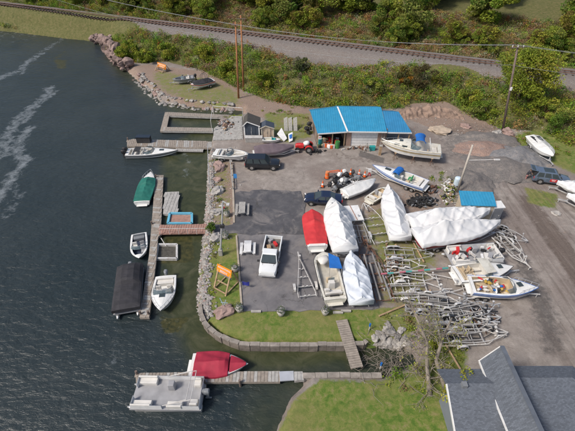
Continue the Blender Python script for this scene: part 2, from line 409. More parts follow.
bp = node(N, 'ShaderNodeBump'); bp.inputs['Strength'].default_value = .7; bp.inputs['Distance'].default_value = .06
L.new(mathn('ADD', nfine, mathn('ADD', mathn('MULTIPLY', ngr, .6), nm2)), bp.inputs['Height']); L.new(bp.outputs[0], b.inputs['Normal'])
me.materials.append(gm); ground = bpy.data.objects.new('ground', me); C.objects.link(ground); ground['kind'] = 'structure'

# ------------------------------------------------------------------ water
xs = np.concatenate([np.arange(-1500, -70, 60), np.arange(-70, 26, .5), np.arange(26, 900, 60)])
ys = np.concatenate([np.arange(-60, 8, 6), np.arange(8, 100, .5), np.arange(100, 1500, 40)])
me, X, Y, f = grid(xs, ys, 'water')
fill(me, np.stack([X, Y, np.full_like(X, WZ)], -1), f)
sdl = -sdist(X, Y, LAND)
shallow = smooth01(1 - sdl / 6.0) * .55
shallow = np.maximum(shallow, smooth01(.5 + sdist(X, Y, polyw([(163, 150), (230, 108), (215, 150), (212, 240), (205, 300), (215, 330), (250, 345), (380, 345), (420, 360), (300, 372), (195, 372), (178, 335), (165, 312), (158, 250)], WZ)) / 3.0))
shallow = np.maximum(shallow, smooth01(.5 + sdist(X, Y, polyw([(165, 103), (245, 106), (215, 150), (170, 122)], WZ)) / 2) * .8)
weed = smooth01(.5 + sdist(X, Y, polyw([(160, 318), (190, 318), (176, 334), (162, 332)], WZ)) / 1.5) + smooth01(.5 + sdist(X, Y, polyw([(166, 238), (192, 236), (195, 262), (160, 264)], WZ)) / 1.5) + smooth01(.5 + sdist(X, Y, polyw([(245, 350), (345, 350), (345, 356), (245, 356)], WZ)) / 1.5) * .6
weed += smooth01(.5 + sdist(X, Y, polyw([(52, 58), (68, 60), (66, 70), (56, 68)], WZ)) / 3.) * .8
foam = np.zeros_like(X)
for pl, w, k in [([(60, 30), (45, 48), (20, 70), (-10, 82)], 1.1, .75), ([(75, 10), (48, 42), (30, 60), (20, 74)], .8, .6), ([(50, 88), (46, 95), (30, 108), (16, 122), (5, 140), (2, 155)], 1.1, .75),
                 ([(55, 92), (38, 104), (22, 122)], .7, .7), ([(30, 128), (20, 140), (16, 152), (25, 160), (10, 180), (-8, 205)], 1.0, .85), ([(10, 180), (22, 195), (5, 215)], .8, .5),
                 ([(180, 152), (188, 160), (186, 170), (184, 176)], .4, .6), ([(172, 318), (178, 330), (184, 340)], .2, .35), ([(105, 320), (112, 345), (106, 380)], .5, .3)]:
    q = polyw(pl, WZ); foam = np.maximum(foam, k * smooth01(1.15 - segdist(X + .6 * vnoise(X, Y, .5, 2), Y + .6 * vnoise(X, Y, .4, 4), q, False) / (w * 1.7)))
attr(me, 'zones', shallow, foam, np.clip(weed, 0, 1))
wm = bpy.data.materials.new('water'); t, N, L, b = nt(wm); geo = node(N, 'ShaderNodeNewGeometry')
a1 = node(N, 'ShaderNodeAttribute', attribute_name='zones'); s1 = node(N, 'ShaderNodeSeparateColor'); L.new(a1.outputs['Color'], s1.inputs[0])
n1, n2 = nz(.35, 6, .6), nz(.9, 9, .72, .5)
deep = ramp(nz(.05, 3), [(.35, (.020, .030, .034)), (.65, (.032, .042, .045))])
sh = ramp(nz(.5, 7, .7, .8), [(.3, (.028, .036, .018)), (.5, (.05, .056, .028)), (.7, (.085, .085, .05))])
col = mixc(rng(mathn('ADD', s1.outputs[0], mathn('MULTIPLY', mathn('SUBTRACT', n1, .5), .5)), .1, .9), deep, sh)
col = mixc(mathn('MULTIPLY', ragged(s1.outputs[2], nz(.9, 7, .7), .9), .85), col, ramp(nz(2.5, 6), [(.35, (.03, .034, .014)), (.65, (.075, .068, .025))]))
fm = mathn('MULTIPLY', rng(mathn('ADD', mathn('MULTIPLY', s1.outputs[1], .75), mathn('MULTIPLY', mathn('SUBTRACT', n2, .5), 2.3)), .30, .85), rng(s1.outputs[1], .02, .3))
col = mixc(mathn('MULTIPLY', fm, .42), col, (.42, .46, .49))
L.new(col, b.inputs['Base Color']); b.inputs['IOR'].default_value = 1.33
L.new(rng(fm, 0, 1, .19, .5), b.inputs['Roughness'])
mp = node(N, 'ShaderNodeMapping'); mp.inputs['Scale'].default_value = (1, 2.0, 1); mp.inputs['Rotation'].default_value = (0, 0, .35); L.new(geo.outputs['Position'], mp.inputs['Vector'])
def nzm(s, d, r):
    n = node(N, 'ShaderNodeTexNoise'); n.inputs['Scale'].default_value = s; n.inputs['Detail'].default_value = d; n.inputs['Roughness'].default_value = r; n.inputs['Distortion'].default_value = .5
    L.new(mp.outputs[0], n.inputs['Vector']); return n.outputs['Fac']
bp = node(N, 'ShaderNodeBump'); bp.inputs['Distance'].default_value = .26; b.inputs['Specular IOR Level'].default_value = .42
L.new(rng(s1.outputs[0], .3, .9, .62, .2), bp.inputs['Strength'])
L.new(mathn('ADD', mathn('MULTIPLY', nzm(.22, 4, .55), 1.6), mathn('ADD', nzm(1.0, 5, .6), mathn('MULTIPLY', nzm(3.2, 4, .6), .20))), bp.inputs['Height']); L.new(bp.outputs[0], b.inputs['Normal'])
me.materials.append(wm); o = bpy.data.objects.new('water', me); C.objects.link(o); o['kind'] = 'structure'

# ------------------------------------------------------------------ asphalt sheets
def sheetmat(name, c1, c2, c3, crack=True):
    global t, N, L, b, geo
    m = bpy.data.materials.new(name); t, N, L, b = nt(m); geo = node(N, 'ShaderNodeNewGeometry')
    col = ramp(nz(.7, 8, .7), [(.3, c1), (.5, c2), (.72, c3)])
    col = mixc(rng(nz(18, 3, .8), .35, .65, 0, .25), col, tuple(x * 1.5 for x in c2))
    col = mixc(rng(nz(.35, 6, .7, 1.), .52, .66, 0, .7), col, (.22, .20, .19)); col = mixc(rng(nz(.6, 7, .75, .6), .60, .66, 0, .55), col, (.045, .042, .042))
    if crack:
        v = node(N, 'ShaderNodeTexVoronoi', feature='DISTANCE_TO_EDGE'); v.inputs['Scale'].default_value = .33
        dn = node(N, 'ShaderNodeTexNoise'); dn.inputs['Scale'].default_value = 1.5; dn.inputs['Detail'].default_value = 5; L.new(geo.outputs['Position'], dn.inputs['Vector'])
        va = node(N, 'ShaderNodeVectorMath', operation='MULTIPLY_ADD'); L.new(dn.outputs['Color'], va.inputs[0]); va.inputs[1].default_value = (1.2, 1.2, 0); L.new(geo.outputs['Position'], va.inputs[2])
        L.new(va.outputs[0], v.inputs['Vector'])
        col = mixc(mathn('MULTIPLY', rng(v.outputs['Distance'], .012, .0, 0, 1), rng(nz(.3, 2), .45, .6)), col, (.05, .045, .04))
    L.new(col, b.inputs['Base Color']); b.inputs['Roughness'].default_value = .9
    bp = node(N, 'ShaderNodeBump'); bp.inputs['Strength'].default_value = .3; bp.inputs['Distance'].default_value = .02; L.new(nz(25, 3), bp.inputs['Height']); L.new(bp.outputs[0], b.inputs['Normal'])
    return m
asph_d = sheetmat('asphalt_dark', (.05, .05, .057), (.075, .075, .083), (.125, .12, .122))
asph_l = sheetmat('asphalt_light', (.10, .096, .102), (.14, .134, .139), (.20, .19, .19))
def sheet(name, pts, z, mat, wob=.22):
    q = polyw(pts); out = []
    for i in range(len(q)):
        a, b_ = Vector(q[i]), Vector(q[(i + 1) % len(q)]); n = max(1, int((b_ - a).length / .8))
        for k in range(n):
            p = a.lerp(b_, k / n); out.append((p.x + wob * noise.noise(Vector((p.x, p.y, 3))), p.y + wob * noise.noise(Vector((p.x, p.y, 9)))))
    m = MB(); m.prism(out, z - .15, z); o = m.build(name, mat); o['kind'] = 'structure'; return o
sheet('asphalt_lot', [(234, 192), (268, 190), (300, 192), (306, 205), (304, 218), (310, 234), (236, 234), (213, 233), (213, 225), (234, 225)], .075, asph_d, .5)
sheet('parking_lot', [(237.5, 234.5), (311, 234.5), (340, 240), (372, 250), (376, 275), (379, 309), (310, 311), (243, 312)], .068, asph_l, .3)
m = MB()
ed = [P(x, y, .05) for x, y in [(232, 165), (233.5, 200), (234, 223)]]
for a, c in zip(ed, ed[1:]): m.beam(a, c, .25, .22)
ed = [P(x, y, .05) for x, y in [(236.5, 236), (239, 270), (242, 312)]]
for a, c in zip(ed, ed[1:]): m.beam(a, c, .2, .25)
o = m.build('kerb', M('timber_kerb', (.36, .31, .25), .8)); o['kind'] = 'structure'
# ------------------------------------------------------------------ railway
m = MB(); mr = MB()
for k in range(-135, 110):
    p = ra + rd * (k * 1.1)
    if True:
        z = hz(p.x, p.y) + .05; m.box((p.x, p.y, z + .02), (.25, 2.6, .2), rz=math.atan2(rd.y, rd.x))
for s in (-.72, .72):
    pts = []
    for k in range(-150, 122, 2): p = ra + rd * (k * 1.0) + rn * s; pts.append((p.x, p.y, hz(p.x, p.y) + .27))
    for a, c in zip(pts, pts[1:]): mr.beam(a, c, .09, .17)
    for a, c in zip(pts, pts[1:]): mr.beam(Vector(a) + Vector((0, 0, .0875)), Vector(c) + Vector((0, 0, .0875)), .07, .012, 1)
ro = thing('railway_track', 'single railway track on a gravel bank running above the bushes', 'railway track')
o = m.build('sleepers', M('sleeper_wood', (.07, .05, .04), .9, var=.3), ro); o['kind'] = 'stuff'
mr.build('rail', [rust, alu], ro)
# ------------------------------------------------------------------ foliage
def folmat(name):
    m = bpy.data.materials.new(name); t, N, L, b = nt(m)
    a = N.new('ShaderNodeAttribute'); a.attribute_name = 'leafcol'; L.new(a.outputs['Color'], b.inputs['Base Color']); b.inputs['Roughness'].default_value = .75
    b.inputs['Specular IOR Level'].default_value = .25
    tr = N.new('ShaderNodeBsdfTranslucent'); L.new(a.outputs['Color'], tr.inputs['Color'])
    mx = N.new('ShaderNodeMixShader'); mx.inputs[0].default_value = .3
    out = [n for n in N if n.type == 'OUTPUT_MATERIAL'][0]
    L.new(b.outputs[0], mx.inputs[1]); L.new(tr.outputs[0], mx.inputs[2]); L.new(mx.outputs[0], out.inputs['Surface'])
    return m
FOL = folmat('foliage')
def leaves(name, cents, sizes, cols, parent=None, seed=1, upb=.9):
    rs_ = np.random.RandomState(seed); n = len(cents)
    a = rs_.normal(size=(n, 3)); a[:, 2] += upb; a /= np.linalg.norm(a, axis=1, keepdims=True)
    u = np.cross(a, rs_.normal(size=(n, 3))); u /= np.linalg.norm(u, axis=1, keepdims=True); v = np.cross(a, u)
    s = sizes[:, None]; u = u * s; v = v * s * .62
    co = np.stack([cents - u, cents - v + u * .15, cents + u, cents + v + u * .15], 1).reshape(-1, 3)
    me = bpy.data.meshes.new(name); fill(me, co, np.arange(n * 4).reshape(n, 4), False)
    cc = np.repeat(cols, 4, 0); attr(me, 'leafcol', cc[:, 0], cc[:, 1], cc[:, 2]); me.materials.append(FOL)
    o = bpy.data.objects.new(name, me); C.objects.link(o)
    if parent: o.parent = parent
    return o
GREENS = [(.15, .23, .024), (.23, .28, .032), (.10, .17, .024), (.28, .31, .05), (.19, .22, .05)]
BROWNS = [(.27, .20, .08), (.22, .14, .075), (.34, .29, .16), (.20, .17, .08), (.30, .25, .09)]
def blob_leaves(rs_, c, r, n, col, size, var=.25):
    d = rs_.normal(size=(n, 3)); d /= np.linalg.norm(d, axis=1, keepdims=True)
    rad = rs_.uniform(.55, 1.08, n) ** .6
    p = np.array(c) + d * rad[:, None] * np.array(r) + rs_.normal(size=(n, 3)) * .06
    cl = np.array(col)[None] * (1 + rs_.uniform(-var, var, (n, 1))) * (1 + rs_.uniform(-.12, .12, (n, 3)))
    return p, rs_.uniform(.7, 1.3, n) * size, cl
def scrubmass(name, pts, seed, dens, size=.13):
    rs_ = np.random.RandomState(seed); A, B_, D = [], [], []
    for (x, y, z, r, h, col, n) in pts:
        # several lobes per bush
        k = 3
        for q in range(k):
            ox, oy = rs_.normal(size=2) * r * .45
            hh = h * rs_.uniform(.6, 1.1)
            p, s, c = blob_leaves(rs_, (x + ox, y + oy, z + hh * .45), (r * .7, r * .7, hh * .6), int(n / k), col, size)
            A.append(p); B_.append(s); D.append(c)
    return leaves(name, np.vstack(A), np.concatenate(B_), np.vstack(D), seed=seed)
rs_ = np.random.RandomState(11); cand = []
bx = rs_.uniform(-118, 68, 30000); by = rs_.uniform(55, 142, 30000)
hdv = sdist(bx, by, HILL); rsv = raildist(bx, by); zz = height(bx, by); sdv = sdist(bx, by, LAND)
bare = inside(bx, by, polyw([(395, 122), (408, 106), (418, 99), (452, 98), (462, 108), (475, 128)], .8))
patch = vnoise(bx, by, .35, 21); patch2 = vnoise(bx, by, .22, 33); patch3 = vnoise(bx, by, 1.1, 41)
for i in range(30000):
    if hdv[i] < .2 or bare[i] or sdv[i] < .8: continue
    left = bx[i] < -8
    lim = 14.0 + 1.5 * patch[i] if not left else 30
    if rsv[i] > -5.5 and rsv[i] < 7: continue
    if hdv[i] > lim and rsv[i] < 0:
        if rsv[i] > -13 and (not left or rsv[i] > -10): continue
        if rs_.rand() > .5: continue
    if rsv[i] > 30: continue
    edge = hdv[i] > lim * .7
    u = .5 * rs_.rand() + .25 + .38 * patch3[i] + .2 * patch2[i]
    if edge and u < .62: col = BROWNS[rs_.randint(5)]
    elif u < .34: col = BROWNS[rs_.randint(5)]
    elif u > 1.0: col = (.24, .23, .15)
    else: col = GREENS[(rs_.randint(5) + int(2 * patch[i])) % 5]
    if rs_.rand() < .012: col = (.26, .12, .03)
    hgt = rs_.uniform(.7, 1.9) * (1.25 if patch[i] > .2 else .8) * (.7 if edge else 1.0); r = rs_.uniform(.5, 1.2)
    cand.append((bx[i], by[i], zz[i], r, hgt, tuple(q * rs_.uniform(.75, 1.35) for q in col), 84))
R.shuffle(cand); cand = cand[:6600]
o = scrubmass('hillside_scrub', cand, 5, 1, .12); tag(o, None, None, kind='stuff'); o['label'] = 'tangled green and brown scrub covering the bank below the railway'; o['category'] = 'scrub'
print('scrub clumps', len(cand))
# dead twigs among the scrub
m = MB()
for i in range(900):
    c = cand[R.randrange(len(cand))]; x, y, z = c[0] + R.gauss(0, .6), c[1] + R.gauss(0, .6), c[2]
    m.tube((x, y, z), (x + R.gauss(0, .5), y + R.gauss(0, .5), z + R.uniform(1., 2.2)), .03, 3, r2=.01)
o = m.build('dry_stalks', M('dry_stalk', (.30, .22, .16), .9)); tag(o, 'dry grey and reddish stalks standing among the bank scrub', 'stalks', kind='stuff')
# weeds low on lot edges
pts = []
for pl, n in [([(138, 78), (157, 96), (180, 103), (237, 107)], 40), ([(209, 155), (206, 220), (203, 290)], 30), ([(262, 113), (300, 113), (312, 135)], 25), ([(500, 138), (530, 140), (575, 158)], 50), ([(237, 108), (236, 118)], 6), ([(395, 325), (430, 330), (445, 350), (420, 372)], 60), ([(370, 352), (395, 362), (400, 376)], 25), ([(436, 190), (445, 180), (450, 195)], 16)]:
    q = [P(*a) for a in pl]
    for k in range(n):
        i = R.randrange(len(q) - 1); p = q[i].lerp(q[i + 1], R.random()); x, y = p.x + R.gauss(0, 1.0), p.y + R.gauss(0, 1.0)
        if hz(x, y) < -.4: continue
        pts.append((x, y, hz(x, y), .35, R.uniform(.15, .35), GREENS[R.randrange(5)] if R.random() < .75 else BROWNS[R.randrange(5)], 40))
o = scrubmass('weeds', pts, 8, 1, .09); tag(o, 'low weeds growing at the edges of the yard', 'weeds', kind='stuff')
def tree(name, label, cat, base, h, cr, nlob, nl, cols, size=.17, seed=0, group=None, trunk=bark, tr=.2, low=.25, lean=(0, 0)):
    rr = random.Random(seed); rs_ = np.random.RandomState(seed)
    t_ = thing(name, label, cat, base, 0, group)
    m = MB(); top = Vector((lean[0], lean[1], h * .8)); mid = top * .5 + Vector((rr.gauss(0, .2), rr.gauss(0, .2), 0))
    m.tube((0, 0, -.3), mid, tr, 8, r2=tr * .7); m.tube(mid, top, tr * .7, 7, r2=tr * .25)
    A, B_, D = [], [], []
    for k in range(nlob):
        a = rr.random() * 6.283; z = h * rr.uniform(low, 1.0); w = math.sin(PI * min(1, max(.12, (z / h - low * .8) / (1.06 - low * .8)))) ** .6
        q = Vector((math.cos(a), math.sin(a), 0)) * cr * w * rr.uniform(.35, .95)
        c = Vector((lean[0] * z / h, lean[1] * z / h, z)) + q
        st = Vector((lean[0] * z / h * .7, lean[1] * z / h * .7, max(h * .12, z * .62)))
        m.tube(st, c, tr * .28, 5, r2=.02)
        r = cr * rr.uniform(.22, .4)
        p, s, cc = blob_leaves(rs_, tuple(c), (r, r, r * .72), nl // nlob, cols[rr.randrange(len(cols))], size)
        A.append(p); B_.append(s); D.append(cc)
    m.build('trunk', trunk, t_, True)
    leaves('crown', np.vstack(A), np.concatenate(B_), np.vstack(D), t_, seed)
    return t_
YG = [(.26, .31, .035), (.22, .27, .03), (.32, .32, .045), (.16, .21, .03)]
tree('leafy_tree', 'large yellow-green tree beside the leaning utility pole below the tracks', 'tree', PG(517, 100), 8.2, 5.0, 46, 15000, YG, .15, 3, low=.3, tr=.22)
for i, (px, py, h, cr, lab) in enumerate([(124, 62, 3.2, 2.2, 'bright green bush overhanging the reddish shore cliff, nearest the water'), (131, 57, 3.2, 2.4, 'yellow-green bush second from the cliff on the far shore'),
        (146, 62, 2.6, 2.0, 'green bush above the small orange sign on the peninsula'), (168, 58, 3, 2.2, 'olive bush behind the grey boat on the grass'),
        (205, 62, 3.2, 2.6, 'dark green bush behind the red and white boat on the grass'), (228, 76, 3, 2.2, 'low green bush left of the twin wooden poles'),
        (262, 88, 3.4, 2.5, 'green bush right of the twin wooden poles above the dirt track')]):
    tree('bush', lab, 'bush', PG(px, py), h, cr, 16, 3600, YG[:3] + GREENS[:2], .14, 20 + i, low=.1, tr=.08)
for i, (px, py, h, cr, cols, lab) in enumerate([(404, 84, 3.2, 1.6, [(.32, .16, .02), (.16, .13, .03), (.10, .10, .03)], 'small orange-leaved bush on the bank behind the blue roofs'),
        (421, 88, 4.2, 2.4, [(.10, .085, .035), (.13, .10, .04)], 'brownish olive bush on the bank next to the orange-leaved one'), (467, 104, 3.4, 2.3, YG, 'bright yellow-green bush above the eroded dirt bank'),
        (482, 116, 2.6, 2.2, GREENS, 'green bush hanging over the right end of the dirt bank'), (300, 72, 2.8, 2, [(.20, .19, .12), (.10, .12, .04)], 'pale flowering bush at the top of the bank above the pallets'),
        (556, 128, 3, 2.5, GREENS, 'green bush on the slope right of the wrapped boat with black cockpit'), (372, 92, 2.6, 2.0, GREENS, 'green bush on the bank right behind the blue roofed workshop'), (538, 112, 2.6, 2.4, YG, 'green bush at the foot of the large tree')]):
    tree('bush', lab, 'bush', PG(px, py), h, cr, 14, 3200, cols, .13, 40 + i, low=.1, tr=.08)
tr0 = [tree('roadside_tree', 'dense green tree standing in the wood beyond the railway', 'tree', (0, 0, 0), 9, 4.6, 30, 6500, c, .24, 60 + i, group='trees beyond the railway', low=.1) for i, c in enumerate([GREENS, YG + [(.16, .13, .03)], GREENS[2:] + [(.12, .12, .02)]])]
rr = random.Random(5); first = set()
for k in range(150):
    s_along = rr.uniform(-130, 110); off = 9 + abs(rr.gauss(0, 1)) * 22 if k > 40 else rr.uniform(9, 14)
    p = ra + rd * s_along + rn * off
    if sdist(np.array([p.x]), np.array([p.y]), LAND)[0] < 4: continue
    i = k % 3; o = tr0[i] if i not in first else copy_tree(tr0[i]); first.add(i)
    o.location = (p.x, p.y, hz(p.x, p.y) - .2); o.rotation_euler = (0, 0, rr.random() * 6.3); s = rr.uniform(.55, 1.05) * (.62 if off < 15 else 1.1); o.scale = (s, s, s)
# ------------------------------------------------------------------ rocks
def poly_along(pts, z=0):
    q = [P(x, y, z) for x, y in pts]; L_ = [0]
    for a, c in zip(q, q[1:]): L_.append(L_[-1] + (c - a).length)
    def at(s):
        for i in range(len(q) - 1):
            if s <= L_[i + 1] or i == len(q) - 2: return q[i].lerp(q[i + 1], (s - L_[i]) / max(1e-6, L_[i + 1] - L_[i])), (q[i + 1] - q[i]).normalized()
    return at, L_[-1]
at, LL = poly_along([(138, 77), (147, 86), (157, 96), (165, 101), (180, 103), (200, 106), (237, 108)], -.4)
s = 0; k = 0
while s < LL:
    p, d = at(s); n = Vector((-d.y, d.x, 0))
    for row in range(3):
        r = R.uniform(.25, .62) * (1.0 if row == 1 else .8)
        q = p + n * (row - 1) * .9 * -1 + Vector((R.gauss(0, .2), R.gauss(0, .2), 0)); q.z = max(hz(q.x, q.y), WZ - .1) + r * .12
        mt = [rockm, rocklight, rockpink][R.choice([0, 0, 0, 0, 1, 1, 0, 1, 2])]
        o = MB().rock((0, 0, 0), (r * 1.15, r * .85, r * .6), k, sub=2, rough=.45).build('shore_boulder', mt); o.location = q
        tag(o, 'grey boulder in the rough stone edge of the grassy far shore', 'boulder', 'boulders edging the far shore'); k += 1
    s += R.uniform(.75, 1.1)
m = MB(); at, LL = poly_along([(209, 152), (208, 190), (204, 235), (200.5, 280), (200, 305), (206, 322)], -.5)
for i in range(4200):
    p, d = at(R.random() * LL); n = Vector((-d.y, d.x, 0)); p = p + n * R.gauss(.0, .55)
    z = hz(p.x, p.y)
    if z < WZ - .35: continue
    r = R.uniform(.06, .18); m.rock((p.x, p.y, z + r * .25), (r * 1.2, r, r * .75), i, R.choice([0, 0, 0, 1, 1, 0, 0, 1, 2, 0]))
o = m.build('riprap_stones', [rockm, rocklight, rockpink]); tag(o, 'band of small grey riprap stones lining the marina shore', 'stones', kind='stuff')
m = MB()
for i in range(700):      # loose stones around the dirt bank and yard edges
    a = R.choice([(405, 120, 30, 5), (440, 122, 30, 5), (490, 132, 25, 4), (445, 190, 8, 10), (270, 110, 30, 6), (420, 345, 20, 8), (440, 190, 10, 12), (225, 195, 6, 25)])
    p = PG(a[0] + R.gauss(0, a[2]), a[1] + R.gauss(0, a[3])) if i < 350 else P(a[0] + R.gauss(0, a[2]), a[1] + R.gauss(0, a[3]))
    r = R.uniform(.04, .13); m.rock((p.x, p.y, hz(p.x, p.y) + .02), (r * 1.2, r, r * .7), i, R.choice([0, 1, 2]))
o = m.build('loose_stones', [rockm, rocklight, rockpink]); tag(o, 'loose stones scattered on bare dirt of the yard', 'stones', kind='stuff')
for i, (px, py, r, mt, lab) in enumerate([(385, 341, 0.56, rocklight, None), (381, 336, 0.43, rockm, None), (390, 333, 0.50, rockm, None), (397, 337, 0.37, rockm, None), (394, 343, 0.43, rockm, None), (401, 331, 0.37, rocklight, None), (378, 343, 0.37, rockm, None), (388, 325, 0.31, rockm, None), (405, 339, 0.31, rockm, None), (386, 330, 0.31, rocklight, None), (399, 345, .55, rocklight, None), (410, 344, 0.31, rockm, None),
        (383, 346, .45, rocklight, None), (391, 347, .4, rockm, None), (375, 338, .35, rocklight, None), (402, 343, .4, rocklight, None), (219, 167.5, .95, rockpink, 'brown boulder on the lawn strip nearest the bowrider'), (217.5, 180, .55, rockpink, 'small brown stone between two boulders on the lawn strip'), (218, 192, .75, rocklight, 'rounded pinkish boulder on the upper lawn strip'), (216, 213, .6, rocklight, 'pale boulder on the lawn just above the gangway'), (216, 239, .65, rocklight, 'pale boulder on the lawn just below the gangway'),
        (225, 312, .75, rockpink, 'large pink boulder with a small metal figure on top'), (438, 131, 1.5, M('sandy_slab', (.42, .34, .26), .9, var=.2, bump=.4), 'wide pale sandstone slab on the dirt behind the cruiser'), (507, 133, .9, rockpink, 'reddish slab rock at the foot of the utility pole'), (466, 127, .7, rockpink, 'reddish rock at the right end of the dirt bank'),
        (497, 134, .7, rocklight, 'pale rock left of the utility pole base'), (556, 214, .45, rocklight, 'small pale stone by the road near the right edge')]):
    p = PG(px, py); o = MB().rock((0, 0, 0), (r * 1.2, r * .9, r * (.2 if mt.name == 'sandy_slab' else .62)), 900 + i, sub=3, rough=.4).build('boulder', mt); o.location = p + Vector((0, 0, r * .2))
    tag(o, lab or 'grey rock in the heap beside the end of the creek', 'boulder', None if lab else 'rocks heaped at the creek end')
# shore cliff
m = MB()
for i, (px, py, r) in enumerate([(110, 46, 1.7), (112.5, 50, 1.7), (115, 54.5, 1.7), (118, 59, 1.7), (121.5, 63, 1.6), (125.5, 66.5, 1.4), (107, 42, 1.7), (102, 40.5, 1.3), (96, 40, 1.2)]):
    p = P(px, py, 0); m.rock((p.x, p.y, .3), (r, r, r * .9), 70 + i, sub=3, rough=.6)
o = m.build('shore_cliff', M('cliff_rock', (.24, .17, .15), .9, var=.45, scale=.8, bump=1., bscale=3, dirt=(.10, .085, .07))); tag(o, 'reddish rock cliff at the water below the bright green bushes', 'cliff')
# gravel mounds
def mound(px, py, rx, ry, h, mat, lab, rz=0):
    p = P(px, py); n = 36; m = MB(); rings = []
    for i in range(n + 1):
        ring = []
        for j in range(n + 1):
            u, v = i / n * 2 - 1, j / n * 2 - 1; d = math.hypot(u, v)
            z = h * max(0, 1 - d) ** 1.0 * (1 + .4 * noise.noise(Vector((u * 2.5, v * 2.5, px))))
            k = 1 + .30 * noise.noise(Vector((u * 2.2 + px, v * 2.2, py))) + .12 * noise.noise(Vector((u * 7, v * 7, py)))
            ring.append((u * rx * k, v * ry * k, min(z, h * .85) + .1 * noise.noise(Vector((u * 9, v * 9, 4))) * (1 - min(1, d)) - .06 * (d > .98)))
        rings.append(ring)
    m.loft(rings, caps=False); o = m.build('gravel_mound', mat, None, True); o.location = p; o.rotation_euler = (0, 0, rz); tag(o, lab, 'gravel mound')
gd = M('dark_gravel', (.15, .138, .13), .95, var=.4, scale=9, bump=1., bscale=10, dirt=(.25, .215, .19), dscale=1.2, damt=.85)
gg = M('blue_grey_gravel', (.165, .165, .17), .95, var=.25, scale=6, bump=.8, bscale=14, dirt=(.30, .27, .25), dscale=1.6, damt=.8)
gp = M('pink_soil', (.27, .185, .15), .95, var=.35, scale=6, bump=1., bscale=10, dirt=(.2, .17, .16), dscale=1.4, damt=.8)
mound(503, 168, 6.0, 4.6, 1.0, gd, 'low dark gravel mound in front of the blue-grey one')
mound(516, 157, 5.0, 3.6, 1.4, gg, 'blue-grey gravel mound left of the parked crossover')
mound(486, 140, 5.5, 2.6, 1.3, gd, 'long dark gravel mound at the foot of the bank')
mound(484, 149, 4.6, 3.0, 1.2, gp, 'pinkish soil mound between two dark gravel mounds')
mound(473, 182, 3.0, 3.6, .9, gd, 'small dark gravel mound behind the cream shed')
# dirt bank
m = MB(); rings = []
A_ = PG(402, 121); B_ = PG(466, 121)
for i in range(121):
    u = i / 120; base_ = A_.lerp(B_, u); base_.z = 0; ring = []
    hh = 1.2 * math.sin(PI * min(1, max(0, u * .98 + .01))) ** .5
    for j in range(17):
        v = j / 16; ring.append((base_.x, base_.y + 2.6 * v + .5 * noise.noise(Vector((u * 7, v * 3, 2))) + 1.2 * math.sin(PI * u), -.1 + hh * (v ** .7) * (1 + .45 * noise.noise(Vector((u * 9, 1, 3)))) + .30 * noise.noise(Vector((u * 22, v * 5, 7)))))
    ring.append((base_.x, base_.y + 6, -.3)); rings.append(ring)
o = m.loft(rings, caps=False).build('eroded_bank', M('bank_soil', (.27, .19, .145), .95, var=.35, scale=1.2, bump=.9, bscale=3, dirt=(.12, .08, .06), dscale=1.3), None, True); o['kind'] = 'structure'

# ------------------------------------------------------------------ docks
def plank_dock(name, label, cat, poly, z, th=.22, mat=wood, piles=(), board=.3, axis=None, group=None):
    t_ = thing(name, label, cat, (0, 0, 0), 0, group)
    q = polyw(poly, z); e = []
    a = Vector((*q[0], z)); 
    m = MB(); m.prism([tuple(x) for x in q], z - th, z); m.build('deck', mat, t_)
    # plank seams: thin dark grooves laid across the long direction as slightly proud boards
    c = q.mean(0); ev = q[1] - q[0] if axis is None else np.array(axis, float); Ld = np.linalg.norm(ev); ev = ev / Ld; ov = np.array([-ev[1], ev[0]])
    pr = (q - c) @ ev; po = (q - c) @ ov; mb = MB(); s0 = pr.min() + board / 2
    rr = random.Random(len(name) + int(abs(c[0]) * 10))
    while s0 < pr.max() - board * .3:
        X_ = np.linspace(po.min(), po.max(), 25); pts = c + ev * s0 + np.outer(X_, ov); ins = inside(pts[:, 0], pts[:, 1], q)
        if ins.any():
            i0 = np.argmax(ins); i1 = len(ins) - 1 - np.argmax(ins[::-1]); A1, B1 = pts[i0], pts[i1]
            if i1 > i0: mb.beam((A1[0], A1[1], z + .012 + rr.random() * .012), (B1[0], B1[1], z + .012 + rr.random() * .012), board * .88, .035, rr.choice([0, 0, 1]))
        s0 += board
    mb.build('deck_boards', [mat, wood2 if mat is wood else mat], t_)
    for (px, py) in piles:
        p = P(px, py, z); MB().tube((p.x, p.y, WZ - 1.5), (p.x, p.y, z + .45), .11, 8).build('piling', poledark, t_)
    return t_
DZ = -.35
plank_dock('dock', 'long narrow plank dock with the pontoon and centre console moored at it', 'dock', [(155.5, 175), (163.5, 175), (161, 225), (166, 229), (158, 237), (156, 262), (149, 317.5), (139.5, 317.5), (149, 255), (151.5, 225)], DZ, .3, piles=[(156, 177), (140.5, 314), (148.5, 314), (152, 224)], axis=(0.12, 1))
plank_dock('dock', 'upper dock with the black box where the white powerboat is moored', 'dock', [(127, 139.5), (134, 139), (205, 141), (214, 142), (214, 148), (178, 147.5), (127, 146)], DZ, .3, piles=[(128, 140)])
plank_dock('walkway', 'thin grey plank walkway below the upper dock', 'walkway', [(176, 148.5), (203, 149), (203, 151.4), (176, 151)], DZ - .2, .15, mat=wood2)
q = thing('dock', 'U-shaped floating finger dock below the boulder shore', 'dock')
